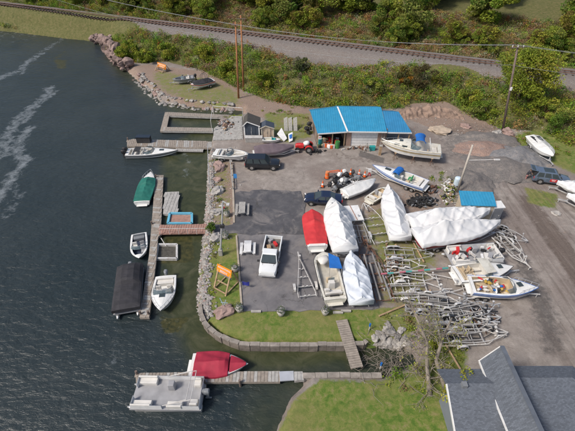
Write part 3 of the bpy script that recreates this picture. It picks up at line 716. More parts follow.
for i, poly in enumerate([[(166, 112), (232, 115), (232, 118), (165, 115.5)], [(165, 112), (170, 112), (166, 131), (160, 131)], [(164, 127), (213, 128), (213, 131.5), (163, 131)]]):
    pw = polyw(poly, DZ + .003 * i); MB().prism([tuple(x) for x in pw], DZ - .3, DZ + .004 * i).build('finger', wood2 if i != 1 else wood, q)
    s_ = MB()
    A0, A1, B0, B1 = [Vector((*pw[k], DZ)) for k in (0, 1, 3, 2)]
    n_ = int((A1 - A0).length / .35) if i != 1 else 0
    for k in range(1, n_): a, c = A0.lerp(A1, k / n_), B0.lerp(B1, k / n_); s_.beam(a + Vector((0, 0, .02)), c + Vector((0, 0, .02)), .28, .03)
    if n_: s_.build('deck_boards', wood, q)
plank_dock('gangway', 'red-brown plank gangway leading from the lawn to the long dock', 'gangway', [(160, 225), (207, 224), (207, 233), (159, 234)], DZ + .12, .15, mat=woodred)
m = thing('dock_railing', 'pale handrail along the lower edge of the red-brown gangway', 'railing'); g_ = MB()
for k in range(6):
    p = P(161 + 9 * k, 234.3, DZ + .12); g_.tube(p, p + Vector((0, 0, .9)), .03, 6)
a, c = P(161, 234.3, DZ + .12), P(206, 234, DZ + .12); g_.tube(a + Vector((0, 0, .9)), c + Vector((0, 0, .9)), .03, 6); g_.build('handrail', galvl, m)
plank_dock('swim_float', 'grey plank float beside the long dock above the gangway', 'float', [(165, 192), (179, 191.5), (177, 215), (163, 214)], DZ - .15, .3, mat=wood2, board=.45, axis=(1, 0))
q = thing('wading_float', 'red-brown platform with light blue rim above the gangway', 'float'); pw = [P(x, y, DZ - .1) for x, y in [(170, 214), (192, 214), (192, 224), (168, 224)]]
MB().prism([(p.x, p.y) for p in pw], WZ - .1, DZ - .12).build('deck', woodred, q)
g_ = MB()
for a, c in zip(pw, pw[1:] + pw[:1]): g_.beam(a + Vector((0, 0, .05)), c + Vector((0, 0, .05)), .28, .3)
g_.build('rim', bluebox, q)
q = thing('cage_float', 'grey square frame float filled with netting below the gangway', 'float'); pw = [P(x, y, WZ + .2) for x, y in [(158, 245), (177, 245), (177, 259), (156, 259)]]
g_ = MB()
for a, c in zip(pw, pw[1:] + pw[:1]): g_.beam(a, c, .22, .35)
g_.build('frame', galvl, q); MB().prism([(p.x, p.y) for p in pw], WZ - .02, WZ + .06).build('netting', M('net', (.07, .065, .055), .9, var=.4, scale=5), q)
MB().tube(P(161, 238, DZ), P(166, 246, WZ + .3), .05, 6).build('mooring_arm', galvl, q)
# shore decks near the sheds
plank_dock('shore_deck', 'wooden shore deck stacked with gear between the U-shaped dock and navy shed', 'deck', [(214, 128), (232, 116), (242, 116), (243, 139), (213, 140)], .12, .25, mat=wood2)
plank_dock('dock', 'bottom plank dock holding the crimson covered boat', 'dock', [(135.5, 373), (280, 371), (280, 382), (136, 383)], DZ, .3, piles=[(137, 374), (205, 383.5), (240, 383)], axis=(1, 0))
plank_dock('ramp_plate', 'short grey steel plate joining the bottom dock to land', 'plate', [(279, 371.5), (293.5, 371), (294, 380), (280, 381)], DZ + .1, .12, mat=M('grey_plate', (.38, .40, .44), .6, var=.1), board=4)
plank_dock('landing', 'small pale plank landing at the shore end of the bottom dock', 'landing', [(294, 371.5), (302.5, 371.5), (304, 380), (294.5, 381)], DZ + .25, .3, mat=wood2)
t_ = thing('footbridge', 'narrow grey plank footbridge from the lawn across the creek', 'footbridge')
A_, B_ = P(341.5, 320, .25), P(357, 368, .1); d = (B_ - A_); nrm = Vector((-d.y, d.x, 0)).normalized() * .55; g_ = MB(); n = 22
for k in range(n):
    c = A_.lerp(B_, (k + .5) / n); c.z += R.random() * .02; g_.beam(c - nrm, c + nrm, d.length / n * .9, .05)
g_.build('deck_boards', wood, t_); g_ = MB()
for s in (-.8, .8): g_.beam(A_ + nrm * s - Vector((0, 0, .1)), B_ + nrm * s - Vector((0, 0, .1)), .1, .18)
g_.build('stringers', poledark, t_)
# retaining wall
def wall(name, label, pts, z0, z1, w, mat, block=.9):
    t_ = thing(name, label, 'wall'); g_ = MB(); cap = MB()
    for (a, c) in zip(pts, pts[1:]):
        a, c = P(*a, z1), P(*c, z1); n = max(1, round((c - a).length / block))
        for k in range(n):
            p, q = a.lerp(c, k / n), a.lerp(c, (k + .97) / n)
            off = R.gauss(0, .03); zt = z1 + R.gauss(0, .02)
            g_.beam(Vector((p.x, p.y + off, (z0 + zt) / 2 - .1)), Vector((q.x, q.y + off, (z0 + zt) / 2 - .1)), w, zt - z0 - .2); cap.beam(Vector((p.x, p.y + off, zt - .07)), Vector((q.x, q.y + off, zt - .07)), w + .1, .14)
    g_.build('blocks', mat, t_); cap.build('capping', M('wall_cap', (.27, .24, .21), .9, var=.25, bump=.5, dirt=(.13, .11, .09)), t_)
wall('retaining_wall', 'concrete block retaining wall curving round the corner of the lawn above the creek', [(200, 304), (201, 314), (204, 321), (209, 327), (215, 332), (222, 336), (230, 340), (239, 343), (250, 344), (300, 344), (345, 343.5), (364, 343), (367, 340)], WZ - .6, .1, .3, M('wall_block', (.20, .17, .145), .9, var=.35, scale=1.5, bump=.6, bscale=6))
wall('retaining_wall', 'low grey concrete edge on the far side of the creek', [(303, 375), (340, 375), (382, 375)], WZ - .6, -.05, .4, conc)
# ------------------------------------------------------------------ wheel / trailer / boats
def wheel(parent, c, r=.32, w=.2, axis='y'):
    c = Vector(c); d = Vector((0, w / 2, 0))
    k = MB().tube(c - d, c + d, r, 16).build('wheel', tyre, parent)
    s = 1 if c.y > 0 else -1
    MB().tube(c + d * s * .6, c + d * s * 1.12, r * .6, 12).build('rim', rim, k)
    return k
def make_trailer(L_, W=2.0, tandem=False, mat=galv, name='boat_trailer', curved=False, bunks=True, wheels=True, bunkmat=None, frac=.64):
    t_ = thing(name, None, 'trailer'); h = .48; g_ = MB(); fr = frac * L_
    if curved:
        for s in (-1, 1):
            pts = [(L_ * u, s * W / 2 * (1 if u < .45 else math.cos((u - .45) / .55 * PI / 2) ** .8), h) for u in [0, .2, .4, .5, .6, .7, .8, .88, .95, 1]]
            g_.path(pts, .04, 6)
    else:
        for s in (-1, 1):
            g_.beam((0, s * W / 2 * .8, h), (fr, s * W / 2 * .8, h), .06, .10); g_.beam((fr, s * W / 2 * .8, h), (L_ * .88, 0, h), .06, .10)
    for u in (.03, .22, .42, .6):
        ww = (W / 2 * .8 if not curved or u < .5 else W / 2 * .9) * (1 if u <= frac else (.88 - u) / (.88 - frac))
        g_.beam((L_ * u, -ww, h - .03), (L_ * u, 0, h - .1), .05, .07); g_.beam((L_ * u, 0, h - .1), (L_ * u, ww, h - .03), .05, .07)
        if not bunks:
            for y in (-.2, .2): g_.tube((L_ * u, y - .1, h + .03), (L_ * u, y + .1, h + .03), .06, 8)
    g_.build('frame', mat, t_)
    MB().beam((L_ * .8, 0, h - .003), (L_, 0, h - .003), .1, .11).tube((L_ * .97, 0, h), (L_ * .97, 0, .02), .04, 8).build('tongue', mat, t_)
    MB().beam((L_ * .83, 0, h), (L_ * .81, 0, h + .75), .08, .08).beam((L_ * .81, 0, h + .75), (L_ * .78, 0, h + .7), .2, .1).build('winch_post', mat, t_)
    if bunks:
        for s in (-1, 1): MB().beam((.1, s * W * .24, h + .16), (L_ * .58, s * W * .2, h + .16), .13, .06).box((.4, s * W * .235, h + .07), (.06, .06, .14)).box((L_ * .5, s * W * .21, h + .07), (.06, .06, .14)).build('bunk', bunkmat or M('bunk_carpet', (.25, .24, .23), .9), t_)
    if wheels:
        cx = L_ * .22
        for s in (-1, 1):
            for dx in ((-.38, .38) if tandem else (0,)): wheel(t_, (cx + dx, s * (W / 2 + .0), .32))
            l = 1.75 if tandem else .95
            f_ = MB(); rings = []
            for k in range(7):
                a = PI * k / 6; x = cx - math.cos(a) * l / 2; z = .36 + .34 * min(1, math.sin(a) * 1.4)
                rings.append([(x, s * (W / 2 - .13), z), (x, s * (W / 2 + .13), z)])
            f_.loft(rings, caps=False); f_.build('fender', mat, t_, solid=.015)
        g2 = MB().beam((cx, -W / 2, .34), (cx, W / 2, .34), .07, .07); g2.build('axle', blksteel, t_)
    return t_
def place(o, a, b_, z, zt=None, roll=0, pitch=0):
    loc, rz, l = two(a, b_, z); o.location = (loc.x, loc.y, zt if zt is not None else 0); o.rotation_euler = (roll, pitch, rz); return l
def outboard(parent, x, y, zt, cowl, s=1.0):
    e = thing('outboard_motor', None, None); e.parent = parent; e.location = (x, y, zt)
    e = None
def add_outboard(parent, x, y, zt, cowl, s=1.0, tilt=0):
    o = MB()
    rings = [[(x - .38 * s + dx, y - w * s, zt + z), (x - .38 * s + dx + l * s * .5, y - w * s * 1.15, zt + z), (x - .38 * s + dx + l * s, y - w * s * .6, zt + z), (x - .38 * s + dx + l * s, y + w * s * .6, zt + z), (x - .38 * s + dx + l * s * .5, y + w * s * 1.15, zt + z), (x - .38 * s + dx, y + w * s, zt + z)] for z, w, l, dx in [(.0, .12, .42, 0), (.15 * s, .2, .58, -.06), (.42 * s, .2, .6, -.06), (.55 * s, .12, .42, 0)]]
    o.loft(rings, closed=True)
    k = o.build('outboard_motor', cowl, parent, False, bevel=.05 * s)
    MB().box((x - .22 * s, y, zt - .35 * s), (.22 * s, .12 * s, .8 * s)).box((x - .25 * s, y, zt - .75 * s), (.5 * s, .1 * s, .1 * s)).box((x + .02, y, zt - .05), (.3 * s, .25 * s, .1)).build('drive_leg', dark if cowl in (black, dark) else hullgrey, k)
    return k
def boat(name, label, cat, a, b_, zg, W, Hh, hull=gel, stripe=None, deck=None, liner=seatw, cockpit=(.08, .55), cover=None, covmat=None, wind=None, seats=None, motor=None, rail=False, p=2.2, tm=.45, camber=.14, bimini=None, group=None, extras=None, twin=False, jet=False, transom=.9, bowrider=False, swim=None, zfloor=.35, droop=.35, roll=0, platform=True):
    loc, rz, L_ = two(a, b_, zg); t_ = thing(name, label, cat, (loc.x, loc.y, zg - Hh), rz, group); t_.rotation_euler[0] = roll
    stripe = stripe or hull; deck = deck or gel
    def hb(t):
        if t <= tm: return W / 2 * (transom + (1 - transom) * math.sin(PI / 2 * t / tm))
        return W / 2 * max(.012, 1 - ((t - tm) / (1 - tm)) ** p) if t < 1 else .012
    def zs(t): return Hh * (1 + .14 * t * t)
    def zk(t): return Hh * .62 * max(0, (t - .62) / .38) ** 2.2
    def xx(t, lev): return L_ * t - (1 - lev) * .55 * Hh * t ** 5
    ts = sorted(set([0, .1, .2, .3, .4, .5, .6, .68, .75, .82, .88, .93, .965, .985, 1.0] + list(cockpit or [])))
    rings = []
    for t in ts:
        h_ = hb(t); z0, z1 = zk(t), zs(t); half = [(0, z0, 0), (.82 * h_, z0 + .27 * (z1 - z0), .3), (.93 * h_, z0 + .6 * (z1 - z0), .62), (.965 * h_, z0 + .8 * (z1 - z0), .82), (h_, z1, 1)]
        rings.append([(xx(t, l), -y, z) for y, z, l in half[::-1]] + [(xx(t, l), y, z) for y, z, l in half[1:]])
    m = MB(); m.loft(rings, mis=[0, 1, 0, 0, 0, 0, 1, 0])
    m.f.pop(); m.m.pop()
    m.build('hull', [hull, stripe], t_)
    g_ = MB(); path = []
    for t in ts: path.append((L_ * t, -hb(t), zs(t)))
    for pl in (path, [(x, -y, z) for x, y, z in path]):
        g_.path(pl, .035, 5)
    g_.build('rub_rail', blkstripe if stripe is hull else stripe, t_)
    t0, t1 = cockpit if cockpit else (0, 0)
    def deckrings(tt, aft=False):
        out = []
        for t in tt:
            h_ = hb(t); c = camber * (1 if not aft else .25) * min(1, h_ / (W / 2) * 1.3)
            out.append([(L_ * t, k * h_, zs(t) + .01 + c * (1 - k * k)) for k in (-1, -.8, -.5, -.2, 0, .2, .5, .8, 1)])
        return out
    m = MB(); fd = [t for t in ts if t >= t1]; m.loft(deckrings(fd), caps=False)
    # step face between deck and cockpit
    if cockpit:
        ad = [t for t in ts if t <= t0]
        if len(ad) > 1: m.loft(deckrings(ad, True), caps=False)
        ck = [t for t in ts if t0 <= t <= t1]
        for s in (-1, 1):
            m.loft([[(L_ * t, s * hb(t), zs(t) + .01), (L_ * t, s * (hb(t) - .08), zs(t) + .05), (L_ * t, s * max(.05, hb(t) - .24), zs(t) + .04)][::s] for t in ck], caps=False)
    m.build('deck', deck, t_, False)
    zf = Hh * zfloor
    if cockpit:
        m = MB(); rr_ = []
        for t in ck:
            w = max(.05, hb(t) - .24); rr_.append([(L_ * t, -w, zs(t) + .04), (L_ * t, -w + .04, zf), (L_ * t, w - .04, zf), (L_ * t, w, zs(t) + .04)])
        m.loft(rr_, caps=True)
        # open cockpit must not be capped at the top: caps above are the fore and aft bulkheads
        m.build('cockpit', liner, t_)
        for st in (seats or []):
            u, y, kind, mt = st; w_ = min(y, hb(u) - .4) if abs(y) > .01 else 0
            if kind == 'seat':
                MB().box((L_ * u, y, zf + .25), (.5, .5, .4)).box((L_ * u - .27, y, zf + .6), (.12, .5, .55)).build('seat', mt, t_, bevel=.05)
            if kind == 'bench':
                MB().box((L_ * u, 0, zf + .24), (.5, 2 * (hb(u) - .32), .42)).box((L_ * u - .28, 0, zf + .5), (.12, 2 * (hb(u) - .32), .4)).build('bench_seat', mt, t_, bevel=.05)
            if kind == 'side':
                for s in (-1, 1): MB().box((L_ * u, s * (hb(u) - .45), zf + .2), (y * L_, .4, .4)).build('side_seat', mt, t_, bevel=.04)
            if kind == 'console':
                k = MB().box((L_ * u, y, zf + .45), (.55, .7, .9), top=.85).build('console', mt, t_, bevel=.04)
                MB().box((L_ * u + .2, y, zf + 1.05), (.04, .62, .35)).build('screen', tglass, k)
            if kind == 'hatch': MB().box((L_ * u, 0, zf + .22), (y * L_, (hb(u) - .4) * 1.5, .44)).build('engine_hatch', mt, t_, bevel=.05)
    if wind:
        u, hgt, back = wind; w = hb(u) - .1; m = MB(); z = zs(u) + .02 + camber * .4
        base_ = [(L_ * (u - back), -w, z - camber * .3), (L_ * u, -w * .85, z), (L_ * (u + .04), -w * .45, z), (L_ * (u + .05), 0, z), (L_ * (u + .04), w * .45, z), (L_ * u, w * .85, z), (L_ * (u - back), w, z - camber * .3)]
        topr = [(x - hgt * .8, y * .88, zz_ + hgt * (1 if 0 < i < 6 else .75)) for i, (x, y, zz_) in enumerate(base_)]
        m.loft([base_, topr], caps=False); k = m.build('windshield', tglass, t_, solid=.02)
        MB().path(topr, .025, 5).path([base_[3], topr[3]], .02, 4).path([base_[1], topr[1]], .02, 4).path([base_[5], topr[5]], .02, 4).build('frame', alu if not stripe is blkstripe else blksteel, k)
    if cover:
        c0, c1, prof, drop = cover
        tt = list(np.linspace(c0, c1, 64)); rings = []; K = [1.0, 1.0, .96, .9, .82, .73, .64, .55, .46, .37, .28, .2, .12, .05, 0]; WR = covmat in (wrap, wrapblue); sd_ = (L_ * 7.3) % 10
        for t in tt:
            tc = min(max(t, 0), 1); h_ = max(hb(tc), .1) + .05; r = np.interp(t, [q[0] for q in prof], [q[1] for q in prof]); half = []
            for i, k in enumerate(K):
                if i == 0: y, z = h_ + .01, zs(tc) - drop * (1 + .3 * noise.noise(Vector((t * 9, 1, sd_))))
                else:
                    y = h_ * k; zz_ = (1 - k) ** droop_exp(droop); z = zs(tc) + .07 + (camber if c1 > .9 or t > t1 - .12 else .3 * camber) * 1.15 * (1 - k * k) + r * zz_
                half.append((y, z))
            def wr(y, z, s, i):
                X_ = t * L_; yy = s * y
                n = noise.noise(Vector((X_ * 1.6, yy * 2.2 + 5 * s, sd_))) * .05 + .03
                if WR:
                    a_ = noise.noise(Vector((X_ * .62 + yy * .55 * s, yy * .22 + 3 * s, sd_ + 4))); b__ = noise.noise(Vector((X_ * .75 - yy * 1.0 * s, yy * .3 + 7 * s, sd_ + 9)))
                    e_ = min(1, r * 2.2) * min(1, (1 - y / max(h_, .01)) * 2.5 + .35)
                    n += (.15 * max(0, 1 - abs(a_) * 7) - .20 * max(0, 1 - abs(b__) * 3.2) + .13 * noise.noise(Vector((X_ * .8, yy * .8, sd_)))) * e_
                    yy += s * .05 * noise.noise(Vector((X_ * 2.2, s * 3, z * 2 + sd_)))
                elif i > 2: n -= abs(noise.noise(Vector((X_ * .7 + s * y * 1.5, s * y * .6, sd_ + 4)))) * .09 * min(1, r * 2)
                return (X_, yy, z + n * (1.0 if i > 1 else .35))
            rings.append([wr(y, z, -1, i) for i, (y, z) in enumerate(half)] + [wr(y, z, 1, len(half) - 2 - i) for i, (y, z) in enumerate(half[-2::-1])])
        m = MB().loft(rings, caps=True); m.build('cover', covmat, t_, True)
    if rail:
        u0 = rail if isinstance(rail, float) else .55
        m = MB(); tt = [t for t in np.linspace(u0, .985, 9)]
        for s in (-1, 1):
            pts = [(L_ * t, s * (hb(t) * .93), zs(t) + (.02 if i == 0 else .42)) for i, t in enumerate(tt)]; m.path(pts, .022, 5)
            for q in pts[2::2]: m.tube(q, (q[0], q[1], q[2] - .42), .016, 4)
        q = L_ * tt[-1]; m.tube((q, -hb(tt[-1]) * .93, zs(1) + .42), (q, hb(tt[-1]) * .93, zs(1) + .42), .022, 5)
        m.build('bow_rail', alu, t_)
    if motor:
        ys_ = (-.4, .4) if twin else (0,)
        for y in ys_: add_outboard(t_, -.12, y, zs(0) + .02, motor, 1.15 if L_ > 6 else .95)
    elif platform and not (cover and covmat in (wrap, wrapblue)):
        MB().box((-.17, 0, Hh * .4), (.36, W * .6, .07)).build('swim_platform', deck, t_, bevel=.02)
    if bimini:
        u0, u1, hgt, mt = bimini; m = MB(); rings = []
        for k in range(7):
            u = u0 + (u1 - u0) * k / 6; w = W * .42; z = zs(.3) + hgt + .12 * math.sin(PI * k / 6)
            rings.append([(L_ * u, w * q, z + .1 * (1 - q * q)) for q in (-1, -.6, 0, .6, 1)])
        k = m.loft(rings, caps=False).build('bimini_top', mt, t_, solid=.03); m = MB()
        for s in (-1, 1):
            for u in (u0, u1): m.tube((L_ * (u0 + u1) / 2, s * W * .44, zs(.3)), (L_ * u, s * W * .42, zs(.3) + hgt), .02, 5)
        m.build('bimini_frame', alu, k)
    if extras: extras(t_, L_, W, Hh, hb, zs, zf)
    return t_, loc, rz, L_
def droop_exp(d): return 1.0 + d
def boat_trailer(bt, label, W=2.0, tandem=False, mat=galv, front=1.15, back=-.02, zdrop=0, rev=False):
    t_, loc, rz, L_ = bt; d = Vector((math.cos(rz), math.sin(rz), 0))
    k = make_trailer(L_ * (front - back), W, tandem, mat); st = loc + d * L_ * back
    k.location = (st.x, st.y, .02); k.rotation_euler = (0, 0, rz); k['label'] = label; k['group'] = 'trailers under boats'
    return k
WG = WZ + .72    # gunwale height on the water
# --- on the water
def gofast(t_, L_, W, Hh, hb, zs, zf):
    MB().box((L_ * .68, 0, zs(.68) + .17), (.7, .5, .05)).build('deck_hatch', glass, t_)
    MB().box((L_ * .22, 0, zs(.2) + .45), (.9, 1.5, .06)).build('console_shade', dark, t_)
boat('powerboat', 'long white powerboat with two dark outboards at the upper dock', 'boat', (126.5, 152), (178.5, 150.5), WG, 2.5, .8, stripe=blkstripe, cockpit=(.06, .52), wind=(.5, .4, .1), seats=[(.16, 0, 'bench', seatw), (.36, -.45, 'seat', seatw), (.36, .45, 'seat', seatw)], motor=black, twin=True, p=1.7, tm=.35, camber=.2, extras=gofast)
def gcover(t_, L_, W, Hh, hb, zs, zf): MB().path([(L_ * .62, -.85, zs(.6) + .3), (L_ * .66, -.4, zs(.6) + .42), (L_ * .66, .4, zs(.6) + .42), (L_ * .62, .85, zs(.6) + .3)], .03, 6).build('windshield_frame', alu, t_)
boat('runabout', 'white runabout with dark green cockpit cover in the water', 'boat', (141.5, 202), (151, 172), WG, 2.3, .75, cockpit=(.1, .64), cover=(.03, .74, [(.03, .06), (.4, .22), (.6, .4), (.74, .1)], .02), covmat=greenc, p=2.3, rail=.72)
boat('fishing_boat', 'small white open boat with navy interior at the dock', 'boat', (139, 233.5), (139, 259), WG - .1, 2.0, .6, cockpit=(.03, .86), liner=navyint, seats=[(.15, 0, 'bench', hullgrey), (.5, -.4, 'seat', seatw), (.5, .4, 'seat', greyv), (.72, .5, 'seat', greyv)], wind=(.62, .3, .05), p=3.0, platform=False, zfloor=.3)
def ccx(t_, L_, W, Hh, hb, zs, zf):
    MB().box((L_ * .62, 0, zs(.6) + .34), (.5, .55, .05)).build('deck_hatch', glass, t_)
boat('motorboat', 'white cuddy motorboat with grey outboard moored inside the dock', 'boat', (166, 276), (160.5, 312), WG, 2.45, .8, cockpit=(.08, .55), wind=(.56, .45, .1), seats=[(.4, -.55, 'seat', seatw), (.4, .55, 'seat', seatw), (.15, 0, 'bench', seatw)], motor=hullgrey, p=2.0, rail=.6, camber=.32, liner=gel, extras=ccx)
boat('runabout', 'white bowrider under crimson canvas at the bottom dock', 'boat', (191, 364.5), (248.5, 364.5), WG, 2.4, .8, cockpit=(.1, .8), cover=(.06, .66, [(.06, .12), (.5, .5), (.6, .45), (.66, .16)], .15), covmat=crimson, p=1.9, tm=.4)
t_ = [o for o in C.objects if o.get('label') == 'white bowrider under crimson canvas at the bottom dock'][0]
L_ = (P(248.5, 364.5, WG) - P(191, 364.5, WG)).length
m = MB(); rings = []
for t in np.linspace(.68, .96, 10):
    h_ = 1.2 * (1 - ((t - .4) / .6) ** 1.9) * .9; z = .8 * (1 + .14 * t * t); rings.append([(L_ * t, k * h_, z + .06 + .16 * (1 - abs(k))) for k in (-1, -.5, 0, .5, 1)])
m.loft(rings, caps=True).build('bow_cover', crimson, t_)
# --- pontoons
def pontoon(label, a, b_, z, W, cover=None, fence=whiteplain, h=.95, extras=None, deckm=greyv, arch=False, motor=True):
    loc, rz, L_ = two(a, b_, z); t_ = thing('pontoon_boat', label, 'boat', (loc.x, loc.y, z - h), rz)
    for s in (-1, 1):
        m = MB(); y = s * (W / 2 - .35); m.tube((0, y, .3), (L_ * .9, y, .3), .3, 12); m.tube((L_ * .9, y, .3), (L_ * 1.02, y, .42), .3, 12, r2=.05); m.build('pontoon_tube', alu, t_, True)
    MB().box((L_ * .48, 0, .66), (L_ * .96, W, .12)).build('deck', deckm, t_)
    m = MB(); r = MB()
    segs = [((.02, -1), (.02, 1)), ((.02, 1), (.42, 1)), ((.52, 1), (.93, 1)), ((.93, 1), (.93, .35)), ((.93, -.35), (.93, -1)), ((.93, -1), (.02, -1))]
    for (x0, y0), (x1, y1) in segs:
        A1, B1 = Vector((L_ * x0, y0 * (W / 2 - .05), 1.0)), Vector((L_ * x1, y1 * (W / 2 - .05), 1.0)); m.beam(A1, B1, .03, .5); r.tube(A1 + Vector((0, 0, .3)), B1 + Vector((0, 0, .3)), .025, 6)
    m.build('side_panel', fence, t_); r.build('railing', alu, t_)
    if cover:
        m = MB(); rings = []
        for t in np.linspace(-.01, .97, 24):
            top = np.interp(t, [-.01, .1, .4, .46, .6, .9, .97], cover); w = W / 2 + .04; nn = lambda y: .05 * noise.noise(Vector((t * 12, y * 2, L_)))
            rings.append([(L_ * t, k * w, (.95 if i in (0, 8) else 1.32 + (top - 1.32) * (1 - abs(k) ** 3) + nn(k * w))) for i, k in enumerate((-1, -1, -.85, -.45, 0, .45, .85, 1, 1))])
        m.loft(rings).build('cover', blackc, t_)
    else:
        for x, y, sx, sy in [(.1, .65, .6, .5), (.1, -.65, .6, .5), (.8, .75, 1.6, .5), (.8, -.75, 1.6, .5), (.35, .8, 1.2, .5)]:
            MB().box((L_ * x, y * (W / 2 - .3) / .8, .92), (sx, sy, .4)).box((L_ * x, (y + (.2 if y > 0 else -.2)) * (W / 2 - .3) / .8, 1.15), (sx, .14, .45)).build('seat', seatw, t_, bevel=.05)
        MB().box((L_ * .45, -.55, 1.1), (.6, .55, .8), top=.85).build('console', greyv, t_, bevel=.05)
    if arch:
        m = MB()
        for s in (-1, 1):
            for u in arch: m.tube((L_ * .5, s * (W / 2 - .06), 1.3), (L_ * u, s * (W / 2 - .1), 2.3), .03, 6)
        for u in arch: m.tube((L_ * u, -(W / 2 - .1), 2.3), (L_ * u, W / 2 - .1, 2.3), .03, 6)
        m.build('canopy_frame', galvl, t_)
    if motor: add_outboard(t_, -.1, 0, .95, motor if not motor is True else black, 1.0)
    if extras: extras(t_, L_, W)
    return t_, loc, rz, L_
pontoon('pontoon boat wrapped in a black canvas cover on the outer side of the dock', (130, 266), (125.5, 311), WZ + 1.15, 2.6, cover=[1.6, 1.9, 1.95, 1.55, 1.6, 1.5, 1.34], h=1.25, motor=hullgrey)
pontoon('open white pontoon boat with bare canopy frame at the bottom dock', (203, 392), (130, 391), WZ + 1.05, 2.6, h=1.15, arch=(.16, .1), motor=hullgrey)
# --- on land
b1 = boat('bowrider', 'white bowrider on a trailer just left of the black SUV', 'boat', (214.5, 152), (250, 154.5), 1.05, 2.3, .72, cockpit=(.1, .86), liner=seatw, wind=(.5, .4, .08), seats=[(.2, 0, 'bench', seatw), (.4, -.45, 'seat', greyv), (.4, .45, 'seat', greyv), (.7, .25, 'side', seatw)], p=2.2, stripe=gel)
boat_trailer(b1, 'trailer under the white bowrider left of the black SUV')
b1 = boat('covered_boat', 'boat under a mauve-grey cover on a trailer behind the black SUV', 'boat', (255, 150), (294, 147), 1.15, 2.3, .75, cockpit=None, cover=(-.02, .99, [(-.02, .3), (.1, .55), (.45, .75), (.6, .5), (1, .1)], .3), covmat=mauve, p=1.7)
boat_trailer(b1, 'silver trailer under the mauve covered boat', mat=galvl)
boat('dinghy', 'small white dinghy with a teal seat in front of the cream shed', 'boat', (262.5, 139), (281.5, 139.5), .55, 1.3, .45, cockpit=(.06, .75), liner=gelold, seats=[(.6, 0, 'bench', teal)], p=1.8, platform=False)
def towr(t_, L_, W, Hh, hb, zs, zf):
    m = MB(); z = zs(.5)
    for u in (.36, .44): m.path([(L_ * u, -W / 2 + .1, z), (L_ * (u + .02) - .2, -W / 2 + .15, z + 1.0), (L_ * u - .3, -W / 4, z + 1.45), (L_ * u - .3, W / 4, z + 1.45), (L_ * (u + .02) - .2, W / 2 - .15, z + 1.0), (L_ * u, W / 2 - .1, z)], .04, 6)
    m.build('wake_tower', blksteel, t_)
b1 = boat('aluminium_boat', 'grey aluminium fishing boat on the peninsula grass', 'boat', (194, 76.5), (172, 79.5), 1.1, 2.1, .75, hull=hullgrey, stripe=hullgrey, deck=hullgrey, cockpit=(.08, .85), liner=greyv, seats=[(.3, -.4, 'seat', seatw), (.3, .4, 'seat', seatw), (.55, .4, 'seat', seatw), (.12, 0, 'bench', greyv)], wind=(.55, .35, .05), motor=black, p=2.2)
boat_trailer(b1, 'trailer under the grey aluminium boat on the peninsula')
b1 = boat('wakeboard_boat', 'red and white wakeboard boat with black cover and tower on the peninsula grass', 'boat', (212.5, 79), (190.5, 85), 1.25, 2.4, .85, stripe=redstripe, cockpit=(.1, .8), cover=(.08, .9, [(.08, .1), (.45, .4), (.55, .3), (.9, .05)], .03), covmat=blackc, extras=towr, p=2.4)
boat_trailer(b1, 'trailer under the red and white wakeboard boat')
def cruiser(t_, L_, W, Hh, hb, zs, zf):
    m = MB(); rings = []      # raised cabin trunk
    for u, w, h in [(.50, .84, .62), (.58, .84, .62), (.7, .72, .52), (.82, .48, .34), (.93, .15, .12)]:
        ww = hb(u) * w; z = zs(u); rings.append([(L_ * u, -ww, z), (L_ * u, -ww * .88, z + h * .8), (L_ * u, -ww * .5, z + h), (L_ * u, 0, z + h * 1.06), (L_ * u, ww * .5, z + h), (L_ * u, ww * .88, z + h * .8), (L_ * u, ww, z)])
    k = m.loft(rings, caps=True).build('cabin', gelold, t_, False)
    for s in (-1, 1):
        for u in (.60, .73):
            w = hb(u) * (.80 if u < .65 else .68); z = zs(u) + .28; MB().box((L_ * u, s * w, z), (.75, .06, .2), rz=-s * .12 * (1 if u < .65 else 2)).build('porthole', glass, k)
    MB().box((L_ * .66, 0, zs(.66) + .62), (.5, .5, .05)).build('hatch', glass, k)
    m = MB(); rings = []
    for q in range(9):
        a = PI * q / 8; rings.append([(L_ * .36 + (.6 if w == 0 else .75) * math.cos(a), y, zs(.4) + 1.1 + .45 * math.sin(a)) for w, y in ((1, -1.15), (0, -.6), (0, .6), (1, 1.15))])
    m.loft(rings, caps=False).build('folded_canopy', bluec, t_, solid=.04)
    MB().path([(L_ * .16, -1.2, zs(.1)), (L_ * .2, -1.05, zs(.1) + 1.05), (L_ * .2, 1.05, zs(.1) + 1.05), (L_ * .16, 1.2, zs(.1))], .05, 6).build('radar_arch', gel, t_)
cr = boat('cabin_cruiser', 'large white cabin cruiser with blue folded canopy in front of the workshop', 'boat', (441, 149), (380.5, 142), 2.15, 3.1, 1.45, hull=gel, stripe=M('tan_stripe', (.33, .27, .17), .5, var=.2), deck=gelold, cockpit=(.05, .48), liner=seatw, seats=[(.1, 0, 'bench', seatw), (.24, .6, 'seat', tan), (.4, -.7, 'seat', seatw), (.4, .6, 'console', gelold)], wind=(.5, .6, .12), extras=cruiser, p=1.8, tm=.4, rail=.6)
_, loc, rz, L_ = cr; d = Vector((math.cos(rz), math.sin(rz), 0)); n = Vector((-d.y, d.x, 0))
st0 = None
